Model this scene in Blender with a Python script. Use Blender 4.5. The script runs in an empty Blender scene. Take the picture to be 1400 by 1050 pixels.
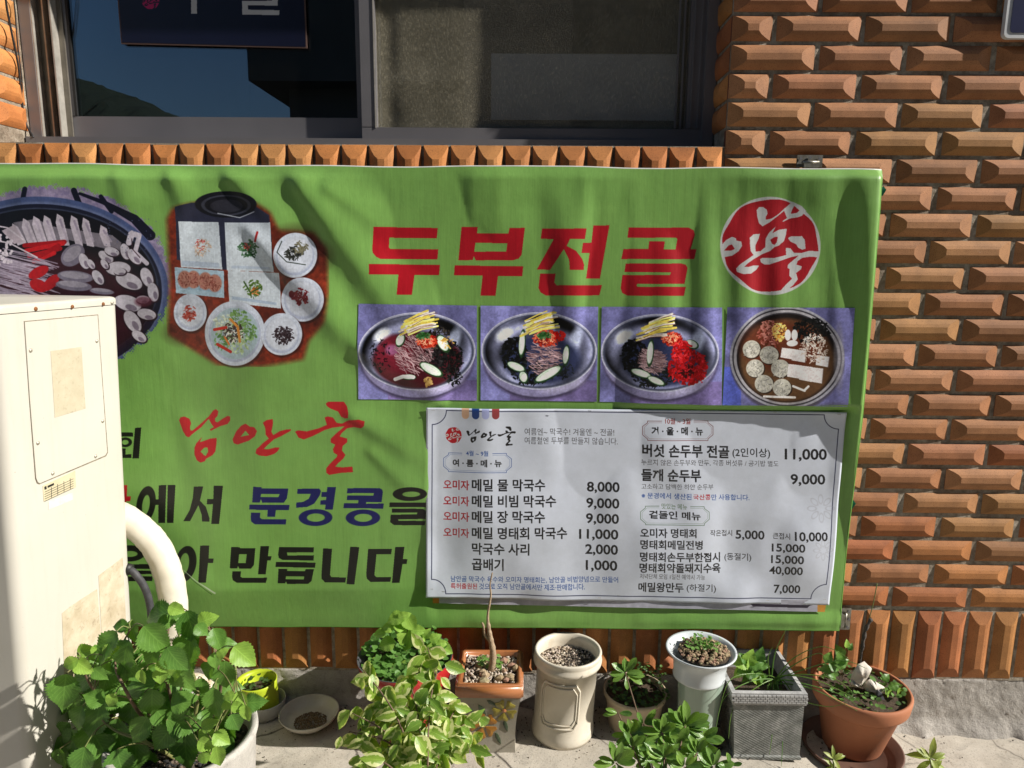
import bpy, bmesh, math, random
import numpy as np
from mathutils import Vector, Matrix
R = math.radians
S = bpy.context.scene
COL = S.collection
random.seed(7); RNG = np.random.default_rng(7)

# ------------------------------------------------------------------ camera
F, PITCH, ROLL, YAW, CD = 970., .174, -.0082, -.0125, 1.742
def _rot():
    cy, sy = math.cos(YAW), math.sin(YAW); cp, sp = math.cos(PITCH), math.sin(PITCH); cr, sr = math.cos(ROLL), math.sin(ROLL)
    return (np.array([[cr, 0, -sr], [0, 1, 0], [sr, 0, cr]]) @ np.array([[1, 0, 0], [0, cp, -sp], [0, sp, cp]])
            @ np.array([[cy, -sy, 0], [sy, cy, 0], [0, 0, 1]]))
CM = _rot(); CP = np.array([0, -CD, 0.])
RIGHT, FWD, UPV = [Vector(r) for r in CM]
cam_d = bpy.data.cameras.new('camera'); cam = bpy.data.objects.new('camera', cam_d); COL.objects.link(cam)
cam_d.sensor_width = 36; cam_d.lens = F / 1400 * 36; cam_d.clip_start = .02; cam_d.clip_end = 2000
mw = Matrix.Identity(4)
for i in range(3):
    mw[i][0] = RIGHT[i]; mw[i][1] = UPV[i]; mw[i][2] = -FWD[i]; mw[i][3] = CP[i]
cam.matrix_world = mw; S.camera = cam

# ------------------------------------------------------------------ light
SUN = Vector((.80, -.18, .52)).normalized()
w = bpy.data.worlds.new('World'); S.world = w; w.use_nodes = True
nt = w.node_tree; bg = nt.nodes['Background']; sky = nt.nodes.new('ShaderNodeTexSky')
sky.sky_type = 'NISHITA'; sky.sun_disc = False; sky.sun_elevation = math.asin(SUN.z)
sky.sun_rotation = math.atan2(SUN.x, SUN.y); sky.air_density = 1.0; sky.dust_density = .3; sky.ozone_density = 2.5
nt.links.new(sky.outputs[0], bg.inputs[0]); bg.inputs[1].default_value = .05
sd = bpy.data.lights.new('sun', 'SUN'); sd.energy = 5.0; sd.angle = R(.6); sd.color = (1, .945, .865)
so = bpy.data.objects.new('sun', sd); COL.objects.link(so)
so.rotation_euler = SUN.to_track_quat('Z', 'Y').to_euler(); so.location = (3, -3, 4)
S.view_settings.view_transform = 'Standard'; S.view_settings.look = 'None'
S.view_settings.exposure = 0.55; S.view_settings.gamma = 1; S.view_settings.use_curve_mapping = False

# ------------------------------------------------------------------ measuring: photo pixel <-> place
def proj(x, y, z):
    x = np.asarray(x, float); y = np.asarray(y, float); z = np.asarray(z, float)
    yy = y + CD
    q = [CM[i, 0] * x + CM[i, 1] * yy + CM[i, 2] * z for i in range(3)]
    return 700 + F * q[0] / q[1], 525 - F * q[2] / q[1]
def ray(u, v): return CM.T @ np.array([(u - 700) / F, 1, (525 - v) / F])
def onY(u, v, Y): d = ray(u, v); return Vector(CP + d * ((Y - CP[1]) / d[1]))
def onZ(u, v, z): d = ray(u, v); return Vector(CP + d * ((z - CP[2]) / d[2]))
def mpp(P): return (Vector(P) - Vector(CP)).dot(FWD) / F      # metres per photo pixel at P
def floor_z(x):
    return float(np.interp(x, [-3, -.5, .2, .6, .8, 1.05, 1.5, 3], [-1.2, -1.185, -1.178, -1.192, -1.215, -1.24, -1.25, -1.27]))
def on_floor(u, v):
    z = -1.19
    for _ in range(6): P = onZ(u, v, z); z = floor_z(P.x)
    return P

# ------------------------------------------------------------------ objects
def tag(o, label=None, cat=None, group=None, kind=None):
    if label: o['label'] = label
    if cat: o['category'] = cat
    if group: o['group'] = group
    if kind: o['kind'] = kind
    return o
def thing(name, label, cat, loc, group=None):
    if name == 'flower_pot': group = 'pots lined up along the foot of the wall'
    o = bpy.data.objects.new(name, None); COL.objects.link(o); o.location = loc; o.empty_display_size = .05
    return tag(o, label, cat, group)
def base(o):
    v = Vector((0, 0, 0))
    while o is not None: v += o.location; o = o.parent
    return v
def link(name, me, parent=None, loc=None):
    o = bpy.data.objects.new(name, me); COL.objects.link(o)
    if parent is not None: o.parent = parent
    if loc is not None: o.location = loc
    return o
def build(name, verts, faces, mat=None, parent=None, smooth=False, uvs=None, origin=None, mats=None):
    """verts in world space; uvs: per vertex"""
    b = base(parent) if parent is not None else (Vector(origin) if origin is not None else Vector((0, 0, 0)))
    me = bpy.data.meshes.new(name)
    me.from_pydata([tuple(Vector(v) - b) for v in verts], [], faces)
    if uvs is not None:
        ul = me.uv_layers.new(name='UVMap'); li = np.empty(len(me.loops), np.int32); me.loops.foreach_get('vertex_index', li)
        ul.data.foreach_set('uv', np.asarray(uvs, np.float32)[li].ravel())
    me.update()
    if smooth: me.polygons.foreach_set('use_smooth', [True] * len(me.polygons))
    if mat: me.materials.append(mat)
    o = link(name, me, parent)
    if parent is None and origin is not None: o.location = b
    return o
class MB:
    def __init__(s): s.v = []; s.f = []
    def add(s, v, f):
        n = len(s.v); s.v += [tuple(a) for a in v]; s.f += [[i + n for i in q] for q in f]; return s
    def box(s, x0, x1, y0, y1, z0, z1, bev=0):
        if bev <= 0:
            v = [(x, y, z) for x in (x0, x1) for y in (y0, y1) for z in (z0, z1)]
            return s.add(v, [(0, 1, 3, 2), (4, 6, 7, 5), (0, 4, 5, 1), (2, 3, 7, 6), (0, 2, 6, 4), (1, 5, 7, 3)])
        bm = bmesh.new(); bmesh.ops.create_cube(bm, size=1)
        for q in bm.verts: q.co = Vector(((x0 + x1) / 2 + q.co.x * (x1 - x0), (y0 + y1) / 2 + q.co.y * (y1 - y0), (z0 + z1) / 2 + q.co.z * (z1 - z0)))
        bmesh.ops.bevel(bm, geom=bm.edges[:], offset=bev, segments=2, affect='EDGES')
        bm.verts.index_update(); s.add([q.co[:] for q in bm.verts], [[q.index for q in f.verts] for f in bm.faces]); bm.free(); return s
    def tube(s, pts, rad, n=8, cap=True):
        pts = [Vector(p) for p in pts]; rr = rad if hasattr(rad, '__len__') else [rad] * len(pts)
        up = Vector((.13, .22, 1)); vs = []; fs = []
        for i, p in enumerate(pts):
            t = (pts[min(i + 1, len(pts) - 1)] - pts[max(i - 1, 0)])
            t = t.normalized() if t.length > 1e-9 else Vector((0, 0, 1))
            a = t.cross(up); a = a.normalized() if a.length > 1e-4 else t.orthogonal().normalized()
            b = t.cross(a)
            for k in range(n):
                an = 2 * math.pi * k / n; vs.append(p + (a * math.cos(an) + b * math.sin(an)) * rr[i])
        for i in range(len(pts) - 1):
            for k in range(n): fs.append((i * n + k, i * n + (k + 1) % n, (i + 1) * n + (k + 1) % n, (i + 1) * n + k))
        if cap: fs.append(tuple(range(n))[::-1]); fs.append(tuple((len(pts) - 1) * n + k for k in range(n)))
        return s.add(vs, fs)
    def lathe(s, prof, c, n=40, closed=False, wob=None, lean=(0, 0)):
        """prof: (r,z) list, c: centre (x,y)"""
        vs = []; fs = []; m = len(prof); z0 = prof[0][1]
        for (r, z) in prof:
            for k in range(n):
                a = 2 * math.pi * k / n; q = r * (wob(a, z) if wob else 1)
                vs.append((c[0] + q * math.cos(a) + lean[0] * (z - z0), c[1] + q * math.sin(a) + lean[1] * (z - z0), z))
        for i in range(m - 1):
            for k in range(n): fs.append((i * n + k, i * n + (k + 1) % n, (i + 1) * n + (k + 1) % n, (i + 1) * n + k))
        return s.add(vs, fs)
    def build(s, name, mat, parent=None, smooth=False, origin=None, uvs=None):
        return build(name, s.v, s.f, mat, parent, smooth, uvs, origin)
def smooth_path(pts, n=6):
    pts = [Vector(p) for p in pts]; out = []
    for i in range(len(pts) - 1):
        p0 = pts[max(i - 1, 0)]; p1 = pts[i]; p2 = pts[i + 1]; p3 = pts[min(i + 2, len(pts) - 1)]
        for k in range(n):
            t = k / n
            out.append(.5 * ((2 * p1) + (p2 - p0) * t + (2 * p0 - 5 * p1 + 4 * p2 - p3) * t * t + (3 * p1 - p0 - 3 * p2 + p3) * t ** 3))
    out.append(pts[-1]); return out

# ------------------------------------------------------------------ materials
def lin(c): return tuple((x / 12.92 if x <= .04045 else ((x + .055) / 1.055) ** 2.4) for x in [a / 255 for a in c])
class NT:
    def __init__(s, name):
        s.m = bpy.data.materials.new(name); s.m.use_nodes = True; s.t = s.m.node_tree
        s.b = s.t.nodes['Principled BSDF']; s.o = s.t.nodes['Material Output']
    def n(s, ty, **k):
        q = s.t.nodes.new(ty)
        for a, b in k.items(): setattr(q, a, b)
        return q
    def l(s, a, b): s.t.links.new(a, b)
    def co(s, kind='Object'): return s.n('ShaderNodeTexCoord').outputs[kind]
    def noise(s, scale, detail=4, rough=.6, co=None, dist=0):
        q = s.n('ShaderNodeTexNoise'); q.inputs['Scale'].default_value = scale; q.inputs['Detail'].default_value = detail
        q.inputs['Roughness'].default_value = rough; q.inputs['Distortion'].default_value = dist
        s.l(co or s.co(), q.inputs['Vector']); return q.outputs['Fac']
    def ramp(s, fac, stops):
        q = s.n('ShaderNodeValToRGB'); e = q.color_ramp.elements
        while len(e) < len(stops): e.new(.5)
        for i, (p, c) in enumerate(stops): e[i].position = p; e[i].color = (*c, 1) if len(c) == 3 else c
        s.l(fac, q.inputs[0]); return q.outputs[0]
    def mix(s, fac, a, b, mode='MIX'):
        q = s.n('ShaderNodeMix', data_type='RGBA', blend_type=mode)
        for i, v in ((0, fac), (6, a), (7, b)):
            if hasattr(v, 'links') or hasattr(v, 'is_linked'): s.l(v, q.inputs[i])
            else: q.inputs[i].default_value = v if i == 0 else (*v, 1)
        return q.outputs[2]
    def math(s, op, a, b=0., c=None):
        q = s.n('ShaderNodeMath', operation=op)
        for i, v in enumerate((a, b, c)):
            if v is None: continue
            if hasattr(v, 'is_linked'): s.l(v, q.inputs[i])
            else: q.inputs[i].default_value = v
        return q.outputs[0]
    def bump(s, h, strength=.3, dist=.002, chain=None):
        q = s.n('ShaderNodeBump'); q.inputs['Strength'].default_value = strength; q.inputs['Distance'].default_value = dist
        s.l(h, q.inputs['Height'])
        if chain is not None: s.l(chain, q.inputs['Normal'])
        return q.outputs[0]
    def fin(s, col=None, rough=.6, spec=.5, metal=0, normal=None, coat=0):
        if col is not None:
            if hasattr(col, 'is_linked'): s.l(col, s.b.inputs['Base Color'])
            else: s.b.inputs['Base Color'].default_value = (*col, 1)
        if hasattr(rough, 'is_linked'): s.l(rough, s.b.inputs['Roughness'])
        else: s.b.inputs['Roughness'].default_value = rough
        s.b.inputs['Specular IOR Level'].default_value = spec; s.b.inputs['Metallic'].default_value = metal
        s.b.inputs['Coat Weight'].default_value = coat; s.b.inputs['Coat Roughness'].default_value = .15
        if normal is not None: s.l(normal, s.b.inputs['Normal'])
        return s.m
def simple(name, c1, c2=None, scale=20, rough=.6, spec=.4, metal=0, bump=.15, bscale=200, bdist=.001, coat=0, lo=.35, hi=.65, dirt=None, dirt_amt=.5):
    m = NT(name); c2 = c2 or tuple(x * .8 for x in c1)
    f = m.noise(scale, 6, .65); col = m.ramp(f, [(lo, c1), (hi, c2)])
    if dirt:
        d = m.ramp(m.noise(scale * 2.7, 8, .75, dist=.5), [(.55, (0, 0, 0)), (.72, (dirt_amt,) * 3)]); col = m.mix(d, col, dirt)
    nm = m.bump(m.noise(bscale, 4, .7), bump, bdist) if bump else None
    return m.fin(col, rough, spec, metal, nm, coat)

def brick_mat(name, cols, speck=True):
    m = NT(name); oi = m.n('ShaderNodeObjectInfo').outputs['Random']
    c = m.ramp(oi, [(i / (len(cols) - 1) if len(cols) > 1 else 0, q) for i, q in enumerate(cols)])
    co = m.co()
    ofs = m.n('ShaderNodeVectorMath', operation='ADD'); m.l(co, ofs.inputs[0])
    mul = m.math('MULTIPLY', oi, 37.); cx = m.n('ShaderNodeCombineXYZ'); m.l(mul, cx.inputs[0]); m.l(mul, cx.inputs[2]); m.l(cx.outputs[0], ofs.inputs[1])
    v = ofs.outputs[0]
    big = m.ramp(m.noise(14, 5, .6, v), [(.3, (.72, .72, .72)), (.7, (1.18, 1.18, 1.18))])
    c = m.mix(1., c, big, 'MULTIPLY')
    sp = m.ramp(m.noise(620, 2, .5, v), [(.33, (.35, .25, .2)), (.43, (1, 1, 1))]); c = m.mix(.75, c, sp, 'MULTIPLY')
    chalk = m.ramp(m.noise(30, 8, .8, v, .6), [(.63, (0, 0, 0)), (.8, (.35, .35, .35))]); c = m.mix(chalk, c, (.55, .48, .42))
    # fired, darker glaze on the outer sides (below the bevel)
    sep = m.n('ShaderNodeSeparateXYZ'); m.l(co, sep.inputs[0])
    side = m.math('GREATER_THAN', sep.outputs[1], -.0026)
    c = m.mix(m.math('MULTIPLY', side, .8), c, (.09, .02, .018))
    nm = m.bump(m.noise(420, 4, .7, v), .3, .0010); nm = m.bump(m.noise(60, 3, .6, v), .10, .0015, nm)
    return m.fin(c, .72, .35, 0, nm)
M = {}
M['brick'] = brick_mat('brick_clay', [(.42, .195, .085), (.34, .145, .06), (.47, .225, .105), (.39, .20, .07), (.43, .18, .085), (.30, .145, .06)])
M['brick_low'] = brick_mat('brick_orange', [(.43, .17, .055), (.33, .115, .045), (.48, .21, .07), (.36, .17, .05), (.44, .15, .06)])
M['brick_sill'] = brick_mat('brick_sill', [(.55, .23, .07), (.45, .16, .045), (.58, .28, .095), (.50, .19, .06), (.60, .24, .07)])
def mortar():
    m = NT('mortar'); a = m.noise(60, 8, .75); c = m.ramp(a, [(.3, (.22, .19, .14)), (.5, (.44, .39, .31)), (.7, (.66, .60, .50))])
    d = m.ramp(m.noise(9, 5, .7), [(.4, (.45, .35, .3)), (.6, (1, 1, 1))]); c = m.mix(.7, c, d, 'MULTIPLY')
    nm = m.bump(m.noise(350, 5, .8), .9, .004); nm = m.bump(m.noise(90, 5, .7), .8, .006, nm); return m.fin(c, .95, .15, 0, nm)
M['mortar'] = mortar()
def concrete(name, c1, c2, c3, sc=1., rough=.9, bd=.004, cracks=False):
    m = NT(name); a = m.noise(7 * sc, 8, .7, dist=.4); c = m.ramp(a, [(.3, c1), (.5, c2), (.7, c3)])
    sp = m.ramp(m.noise(330 * sc, 3, .6), [(.32, (.45, .42, .38)), (.42, (1, 1, 1))]); c = m.mix(.7, c, sp, 'MULTIPLY')
    st = m.ramp(m.noise(22 * sc, 9, .8, dist=1.), [(.52, (0, 0, 0)), (.7, (.7, .7, .7))]); c = m.mix(st, c, tuple(x * .55 for x in c1))
    if cracks:
        vo = m.n('ShaderNodeTexVoronoi', feature='DISTANCE_TO_EDGE'); vo.inputs['Scale'].default_value = 3.2
        wv = m.n('ShaderNodeVectorMath', operation='ADD'); nz = m.n('ShaderNodeTexNoise'); nz.inputs['Scale'].default_value = 6; nz.inputs['Detail'].default_value = 6
        m.l(m.co(), wv.inputs[0]); sc2 = m.n('ShaderNodeVectorMath', operation='SCALE'); sc2.inputs['Scale'].default_value = .25
        m.l(nz.outputs['Color'], sc2.inputs[0]); m.l(sc2.outputs[0], wv.inputs[1]); m.l(wv.outputs[0], vo.inputs['Vector'])
        ck = m.ramp(vo.outputs[0], [(.0, (1, 1, 1)), (.012, (0, 0, 0))]); msk = m.ramp(m.noise(2.2, 2), [(.45, (0, 0, 0)), (.55, (1, 1, 1))])
        c = m.mix(m.mix(1., ck, msk, 'MULTIPLY'), c, (.07, .06, .05))
    nm = m.bump(m.noise(260 * sc, 5, .75), .5, .002); nm = m.bump(m.noise(40 * sc, 6, .7), .6, bd, nm)
    return m.fin(c, rough, .2, 0, nm)
M['plinth'] = concrete('plinth_concrete', (.30, .28, .255), (.40, .375, .34), (.50, .47, .43), 1.4, bd=.008)
M['pave'] = concrete('pavement_concrete', (.36, .33, .28), (.46, .42, .355), (.54, .50, .43), .7, bd=.002, cracks=True)
M['ground'] = concrete('ground_asphalt', (.05, .05, .05), (.07, .07, .068), (.1, .098, .095), .4)
def alu():
    m = NT('anodised_aluminium'); f = m.noise(3, 3); c = m.ramp(f, [(.3, (.17, .165, .175)), (.7, (.23, .22, .23))])
    mp = m.n('ShaderNodeMapping'); mp.inputs['Scale'].default_value = (300, 300, 4); m.l(m.co(), mp.inputs[0])
    nm = m.bump(m.noise(1, 3, .6, mp.outputs[0]), .08, .001); return m.fin(c, .42, .5, .35, nm)
M['alu'] = alu()
M['alu_bright'] = simple('worn_aluminium', (.50, .47, .42), (.36, .34, .30), 30, .35, .5, .4, .1)
M['alu_mid'] = simple('brown_aluminium', (.22, .20, .165), (.16, .145, .12), 30, .4, .5, .4, .1)
M['rubber'] = simple('black_rubber', (.012, .012, .012), (.02, .02, .02), 20, .5)
M['cable'] = simple('cable_black', (.02, .02, .022), (.03, .03, .03), 20, .4)
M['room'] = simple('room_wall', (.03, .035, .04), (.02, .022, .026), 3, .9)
M['paper_in'] = simple('paper_behind_glass', (.30, .33, .37), (.24, .27, .31), 5, .8)
M['lining'] = simple('dark_lining', (.012, .012, .014), None, 5, .9)
def glass():
    m = NT('window_glass'); t = m.t; t.nodes.remove(m.b)
    tr = m.n('ShaderNodeBsdfTransparent'); tr.inputs[0].default_value = (.80, .86, .88, 1)
    g = m.n('ShaderNodeBsdfGlossy'); g.inputs['Roughness'].default_value = .005; g.inputs[0].default_value = (.70, .86, 1, 1)
    fr = m.n('ShaderNodeFresnel'); fr.inputs[0].default_value = 1.55
    f = m.math('ADD', m.math('MULTIPLY', fr.outputs[0], 2.3), .02); mx = m.n('ShaderNodeMixShader'); m.l(f, mx.inputs[0]); m.l(tr.outputs[0], mx.inputs[1]); m.l(g.outputs[0], mx.inputs[2])
    d = m.n('ShaderNodeBsdfDiffuse'); d.inputs[0].default_value = (.5, .48, .42, 1)
    df = m.ramp(m.noise(500, 2, .6), [(.66, (0.004,) * 3), (.76, (.25,) * 3)]); mx2 = m.n('ShaderNodeMixShader'); m.l(df, mx2.inputs[0]); m.l(mx.outputs[0], mx2.inputs[1]); m.l(d.outputs[0], mx2.inputs[2])
    m.l(mx2.outputs[0], m.o.inputs[0]); return m.m
M['glass'] = glass()
def screen():
    m = NT('insect_screen'); t = m.t
    d = m.n('ShaderNodeBsdfDiffuse'); tr = m.n('ShaderNodeBsdfTransparent')
    c = m.ramp(m.noise(14, 6, .7), [(.3, (.30, .275, .20)), (.7, (.48, .44, .33))]); m.l(c, d.inputs[0])
    sx = m.n('ShaderNodeSeparateXYZ'); m.l(m.co(), sx.inputs[0])
    a = m.math('ABSOLUTE', m.math('SINE', m.math('MULTIPLY', sx.outputs[0], math.pi / .0018)))
    b = m.math('ABSOLUTE', m.math('SINE', m.math('MULTIPLY', sx.outputs[2], math.pi / .0018)))
    g = m.math('LESS_THAN', m.math('MINIMUM', a, b), .24)
    mp = m.n('ShaderNodeMapping'); mp.inputs['Scale'].default_value = (420, 1, 90); m.l(m.co(), mp.inputs[0]); dust = m.math('GREATER_THAN', m.noise(1, 4, .7, mp.outputs[0]), .55); g = m.math('MAXIMUM', g, m.math('MULTIPLY', dust, .35))
    mx = m.n('ShaderNodeMixShader'); m.l(g, mx.inputs[0]); m.l(tr.outputs[0], mx.inputs[1]); m.l(d.outputs[0], mx.inputs[2]); m.l(mx.outputs[0], m.o.inputs[0])
    t.nodes.remove(m.b); return m.m
M['screen'] = screen()

# ------------------------------------------------------------------ raster prints (flat print on banner, posters, signs)
class Canvas:
    """a print drawn on the plane y=Y between x0..x1, z0..z1; drawing commands are given in measured photo pixels"""
    def __init__(s, x0, x1, z0, z1, Y, res, col):
        s.x0, s.x1, s.z0, s.z1, s.Y, s.res = x0, x1, z0, z1, Y, res
        s.W = int((x1 - x0) / res); s.H = int((z1 - z0) / res)
        X, Z = np.meshgrid(x0 + (np.arange(s.W) + .5) * res, z0 + (np.arange(s.H) + .5) * res)
        u, v = proj(X, np.full_like(X, Y), Z); s.U = u.astype(np.float32); s.V = v.astype(np.float32)
        s.img = np.empty((s.H, s.W, 3), np.float32); s.img[:] = np.array(col) / 255
    def tex(s, p):
        q = onY(p[0], p[1], s.Y); return ((q.x - s.x0) / s.res - .5, (q.z - s.z0) / s.res - .5)
    def box(s, u0, v0, u1, v1):
        a = [s.tex(p) for p in ((u0, v0), (u1, v0), (u0, v1), (u1, v1))]
        i0 = max(int(min(p[0] for p in a)) - 2, 0); i1 = min(int(max(p[0] for p in a)) + 3, s.W)
        j0 = max(int(min(p[1] for p in a)) - 2, 0); j1 = min(int(max(p[1] for p in a)) + 3, s.H)
        return (slice(j0, max(j1, j0)), slice(i0, max(i1, i0)))
    def put(s, sl, m, col, a=1.):
        m = (m * a)[..., None].astype(np.float32); col = np.asarray(col, np.float32)
        if col.ndim == 1: col = col / 255
        s.img[sl] = s.img[sl] * (1 - m) + col * m
    def mask_poly(s, pts, holes=()):
        T = [[s.tex(p) for p in ring] for ring in [pts, *holes]]
        a = np.array(T[0]); i0 = max(int(a[:, 0].min()), 0); i1 = min(int(a[:, 0].max()) + 2, s.W); j0 = max(int(a[:, 1].min()), 0); j1 = min(int(a[:, 1].max()) + 2, s.H)
        if i1 <= i0 or j1 <= j0: return None, None
        m = np.zeros((j1 - j0, i1 - i0), bool); xs = np.arange(i0, i1)
        for j in range(j0, j1):
            row = np.zeros(i1 - i0, bool)
            for ring in T:
                q = np.array(ring); q2 = np.roll(q, -1, 0); c = (q[:, 1] > j) != (q2[:, 1] > j)
                if not c.any(): continue
                X = q[c, 0] + (j - q[c, 1]) / (q2[c, 1] - q[c, 1]) * (q2[c, 0] - q[c, 0])
                for x in X: row ^= xs > x
            m[j - j0] = row
        return (slice(j0, j1), slice(i0, i1)), m
    def poly(s, pts, col, holes=(), a=1.):
        sl, m = s.mask_poly(pts, holes)
        if sl: s.put(sl, m.astype(np.float32), col, a)
    def P(s, pts, z, col, holes=(), a=1.):
        """pts in zoom coordinates z=(ox,oy,scale)"""
        f = lambda r: [(z[0] + x / z[2], z[1] + y / z[2]) for x, y in r]
        s.poly(f(pts), col, [f(h) for h in holes], a)
    def ell(s, cx, cy, rx, ry, col, rot=0, soft=.6, a=1., slant=0, ring=None):
        e = max(rx, ry) * 1.15 + soft; sl = s.box(cx - e, cy - e, cx + e, cy + e); u = s.U[sl] - cx; v = s.V[sl] - cy
        u = u + v * slant
        c, n = math.cos(rot), math.sin(rot); x = (u * c + v * n) / rx; y = (-u * n + v * c) / ry
        d = np.sqrt(x * x + y * y); m = np.clip((1 - d) * min(rx, ry) / max(soft, .01) + .5, 0, 1)
        if ring: m = m * np.clip((d - ring) * min(rx, ry) / max(soft, .01) + .5, 0, 1)
        s.put(sl, m, col, a)
    def stroke(s, pts, wd, col, a=1., soft=.4):
        ws = wd if hasattr(wd, '__len__') else [wd] * len(pts)
        mw = max(ws) + 1; us = [p[0] for p in pts]; vs = [p[1] for p in pts]
        sl = s.box(min(us) - mw, min(vs) - mw, max(us) + mw, max(vs) + mw); U = s.U[sl]; V = s.V[sl]
        if U.size == 0: return
        m = np.zeros_like(U)
        for i in range(len(pts) - 1):
            (x0, y0), (x1, y1) = pts[i], pts[i + 1]; dx, dy = x1 - x0, y1 - y0; L = dx * dx + dy * dy + 1e-9
            t = np.clip(((U - x0) * dx + (V - y0) * dy) / L, 0, 1); d = np.hypot(U - x0 - t * dx, V - y0 - t * dy)
            m = np.maximum(m, np.clip(((ws[i] + (ws[i + 1] - ws[i]) * t) / 2 - d) / soft + .5, 0, 1))
        s.put(sl, m, col, a)
    def text(s, body, u0, v0, u1, v1, h, col, off=0., lean=0.):
        """bottom-left (u0,v0), bottom-right (u1,v1), height h, all in photo px; stretched to fit"""
        cu = bpy.data.curves.new('t', 'FONT'); cu.body = body; cu.offset = off; cu.resolution_u = 3
        o = bpy.data.objects.new('t', cu); COL.objects.link(o)
        me = o.evaluated_get(bpy.context.evaluated_depsgraph_get()).to_mesh(); me.calc_loop_triangles()
        co = np.empty(len(me.vertices) * 3); me.vertices.foreach_get('co', co); co = co.reshape(-1, 3)[:, :2]
        tri = np.empty(len(me.loop_triangles) * 3, np.int32); me.loop_triangles.foreach_get('vertices', tri); tri = tri.reshape(-1, 3)
        if len(tri) == 0: bpy.data.objects.remove(o); bpy.data.curves.remove(cu); return
        lo, hi = co.min(0), co.max(0); q = (co - lo) / (hi - lo)
        q[:, 0] += lean * (q[:, 1] - .5) * h / max(abs(u1 - u0), 1)
        px = np.stack([u0 + (u1 - u0) * q[:, 0], v0 + (v1 - v0) * q[:, 0] - h * q[:, 1]], 1)
        bpy.data.objects.remove(o); bpy.data.curves.remove(cu)
        T = np.array([s.tex(p) for p in px]); col = np.array(col, np.float32) / 255
        for a, b, c in tri:
            t = T[[a, b, c]]; i0 = max(int(math.floor(t[:, 0].min())), 0); i1 = min(int(t[:, 0].max()) + 2, s.W); j0 = max(int(math.floor(t[:, 1].min())), 0); j1 = min(int(t[:, 1].max()) + 2, s.H)
            if i1 <= i0 or j1 <= j0: continue
            X = np.arange(i0, i1)[None, :]; Y = np.arange(j0, j1)[:, None]; k = []
            for p, r in ((0, 1), (1, 2), (2, 0)): k.append((t[r, 0] - t[p, 0]) * (Y - t[p, 1]) - (t[r, 1] - t[p, 1]) * (X - t[p, 0]))
            m = ((k[0] >= 0) & (k[1] >= 0) & (k[2] >= 0)) | ((k[0] <= 0) & (k[1] <= 0) & (k[2] <= 0))
            s.img[j0:j1, i0:i1][m] = col
    def noise(s, px, seed=0, octs=4):
        r = np.random.default_rng(seed); out = np.zeros((s.H, s.W), np.float32); amp = 1; tot = 0
        for o in range(octs):
            c = max(px / 2 ** o, 1.5); h = int(s.H / c) + 3; q = int(s.W / c) + 3; g = r.random((h, q)).astype(np.float32)
            y = np.arange(s.H) / c; x = np.arange(s.W) / c; yi = y.astype(int); xi = x.astype(int); fy = (y - yi)[:, None]; fx = (x - xi)[None, :]
            fy = fy * fy * (3 - 2 * fy); fx = fx * fx * (3 - 2 * fx)
            a = g[yi][:, xi] * (1 - fx) + g[yi][:, xi + 1] * fx; b = g[yi + 1][:, xi] * (1 - fx) + g[yi + 1][:, xi + 1] * fx
            out += amp * (a * (1 - fy) + b * fy); tot += amp; amp *= .55
        return out / tot
    def image(s, name):
        im = bpy.data.images.new(name, s.W, s.H); a = np.ones((s.H, s.W, 4), np.float32); a[..., :3] = np.clip(s.img, 0, 1)
        im.pixels.foreach_set(a.ravel()); im.update(); im.pack(); return im
    def uv(s, x, z): return ((x - s.x0) / (s.x1 - s.x0), (z - s.z0) / (s.z1 - s.z0))
def print_mat(name, im, rough=.5, spec=.4, weave=False, bump=.0006, coat=0., transl=0.):
    m = NT(name); t = m.n('ShaderNodeTexImage'); t.image = im; t.interpolation = 'Cubic'; m.l(m.co('UV'), t.inputs[0]); c = t.outputs[0]
    dirt = m.ramp(m.noise(5, 8, .75), [(.35, (.86, .86, .84)), (.65, (1.04, 1.04, 1.04))]); c = m.mix(1., c, dirt, 'MULTIPLY')
    scr = m.ramp(m.noise(160, 3, .7), [(.74, (0, 0, 0)), (.82, (.5, .5, .5))]); c = m.mix(scr, c, (.7, .72, .66))
    nm = None
    if weave:
        mp = m.n('ShaderNodeMapping'); mp.inputs['Scale'].default_value = (400, 400, 14); m.l(m.co(), mp.inputs[0])
        f = m.noise(1, 3, .6, mp.outputs[0]); c = m.mix(.35, c, m.ramp(f, [(.3, (.78, .78, .78)), (.7, (1.15, 1.15, 1.15))]), 'MULTIPLY')
        mp2 = m.n('ShaderNodeMapping'); mp2.inputs['Scale'].default_value = (60, 60, 3); m.l(m.co(), mp2.inputs[0])
        nm = m.bump(f, .12, .0007); nm = m.bump(m.noise(1, 3, .6, mp2.outputs[0]), .22, .0016, nm)
    nm = m.bump(m.noise(35, 5, .6), .25, bump * 3, nm)
    return m.fin(c, rough, spec, 0, nm, coat)
GREEN = (124, 170, 86); RED = (176, 18, 34); INK = (24, 24, 22); NAVY = (28, 30, 92)
BY = -.045
BC = [(-90, 224), (1203, 232.5), (1147, 860.5), (-90, 852)]       # banner corners (photo px)
banner = Canvas(-1.50, .90, -1.0, .26, BY, .0008, GREEN)
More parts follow.
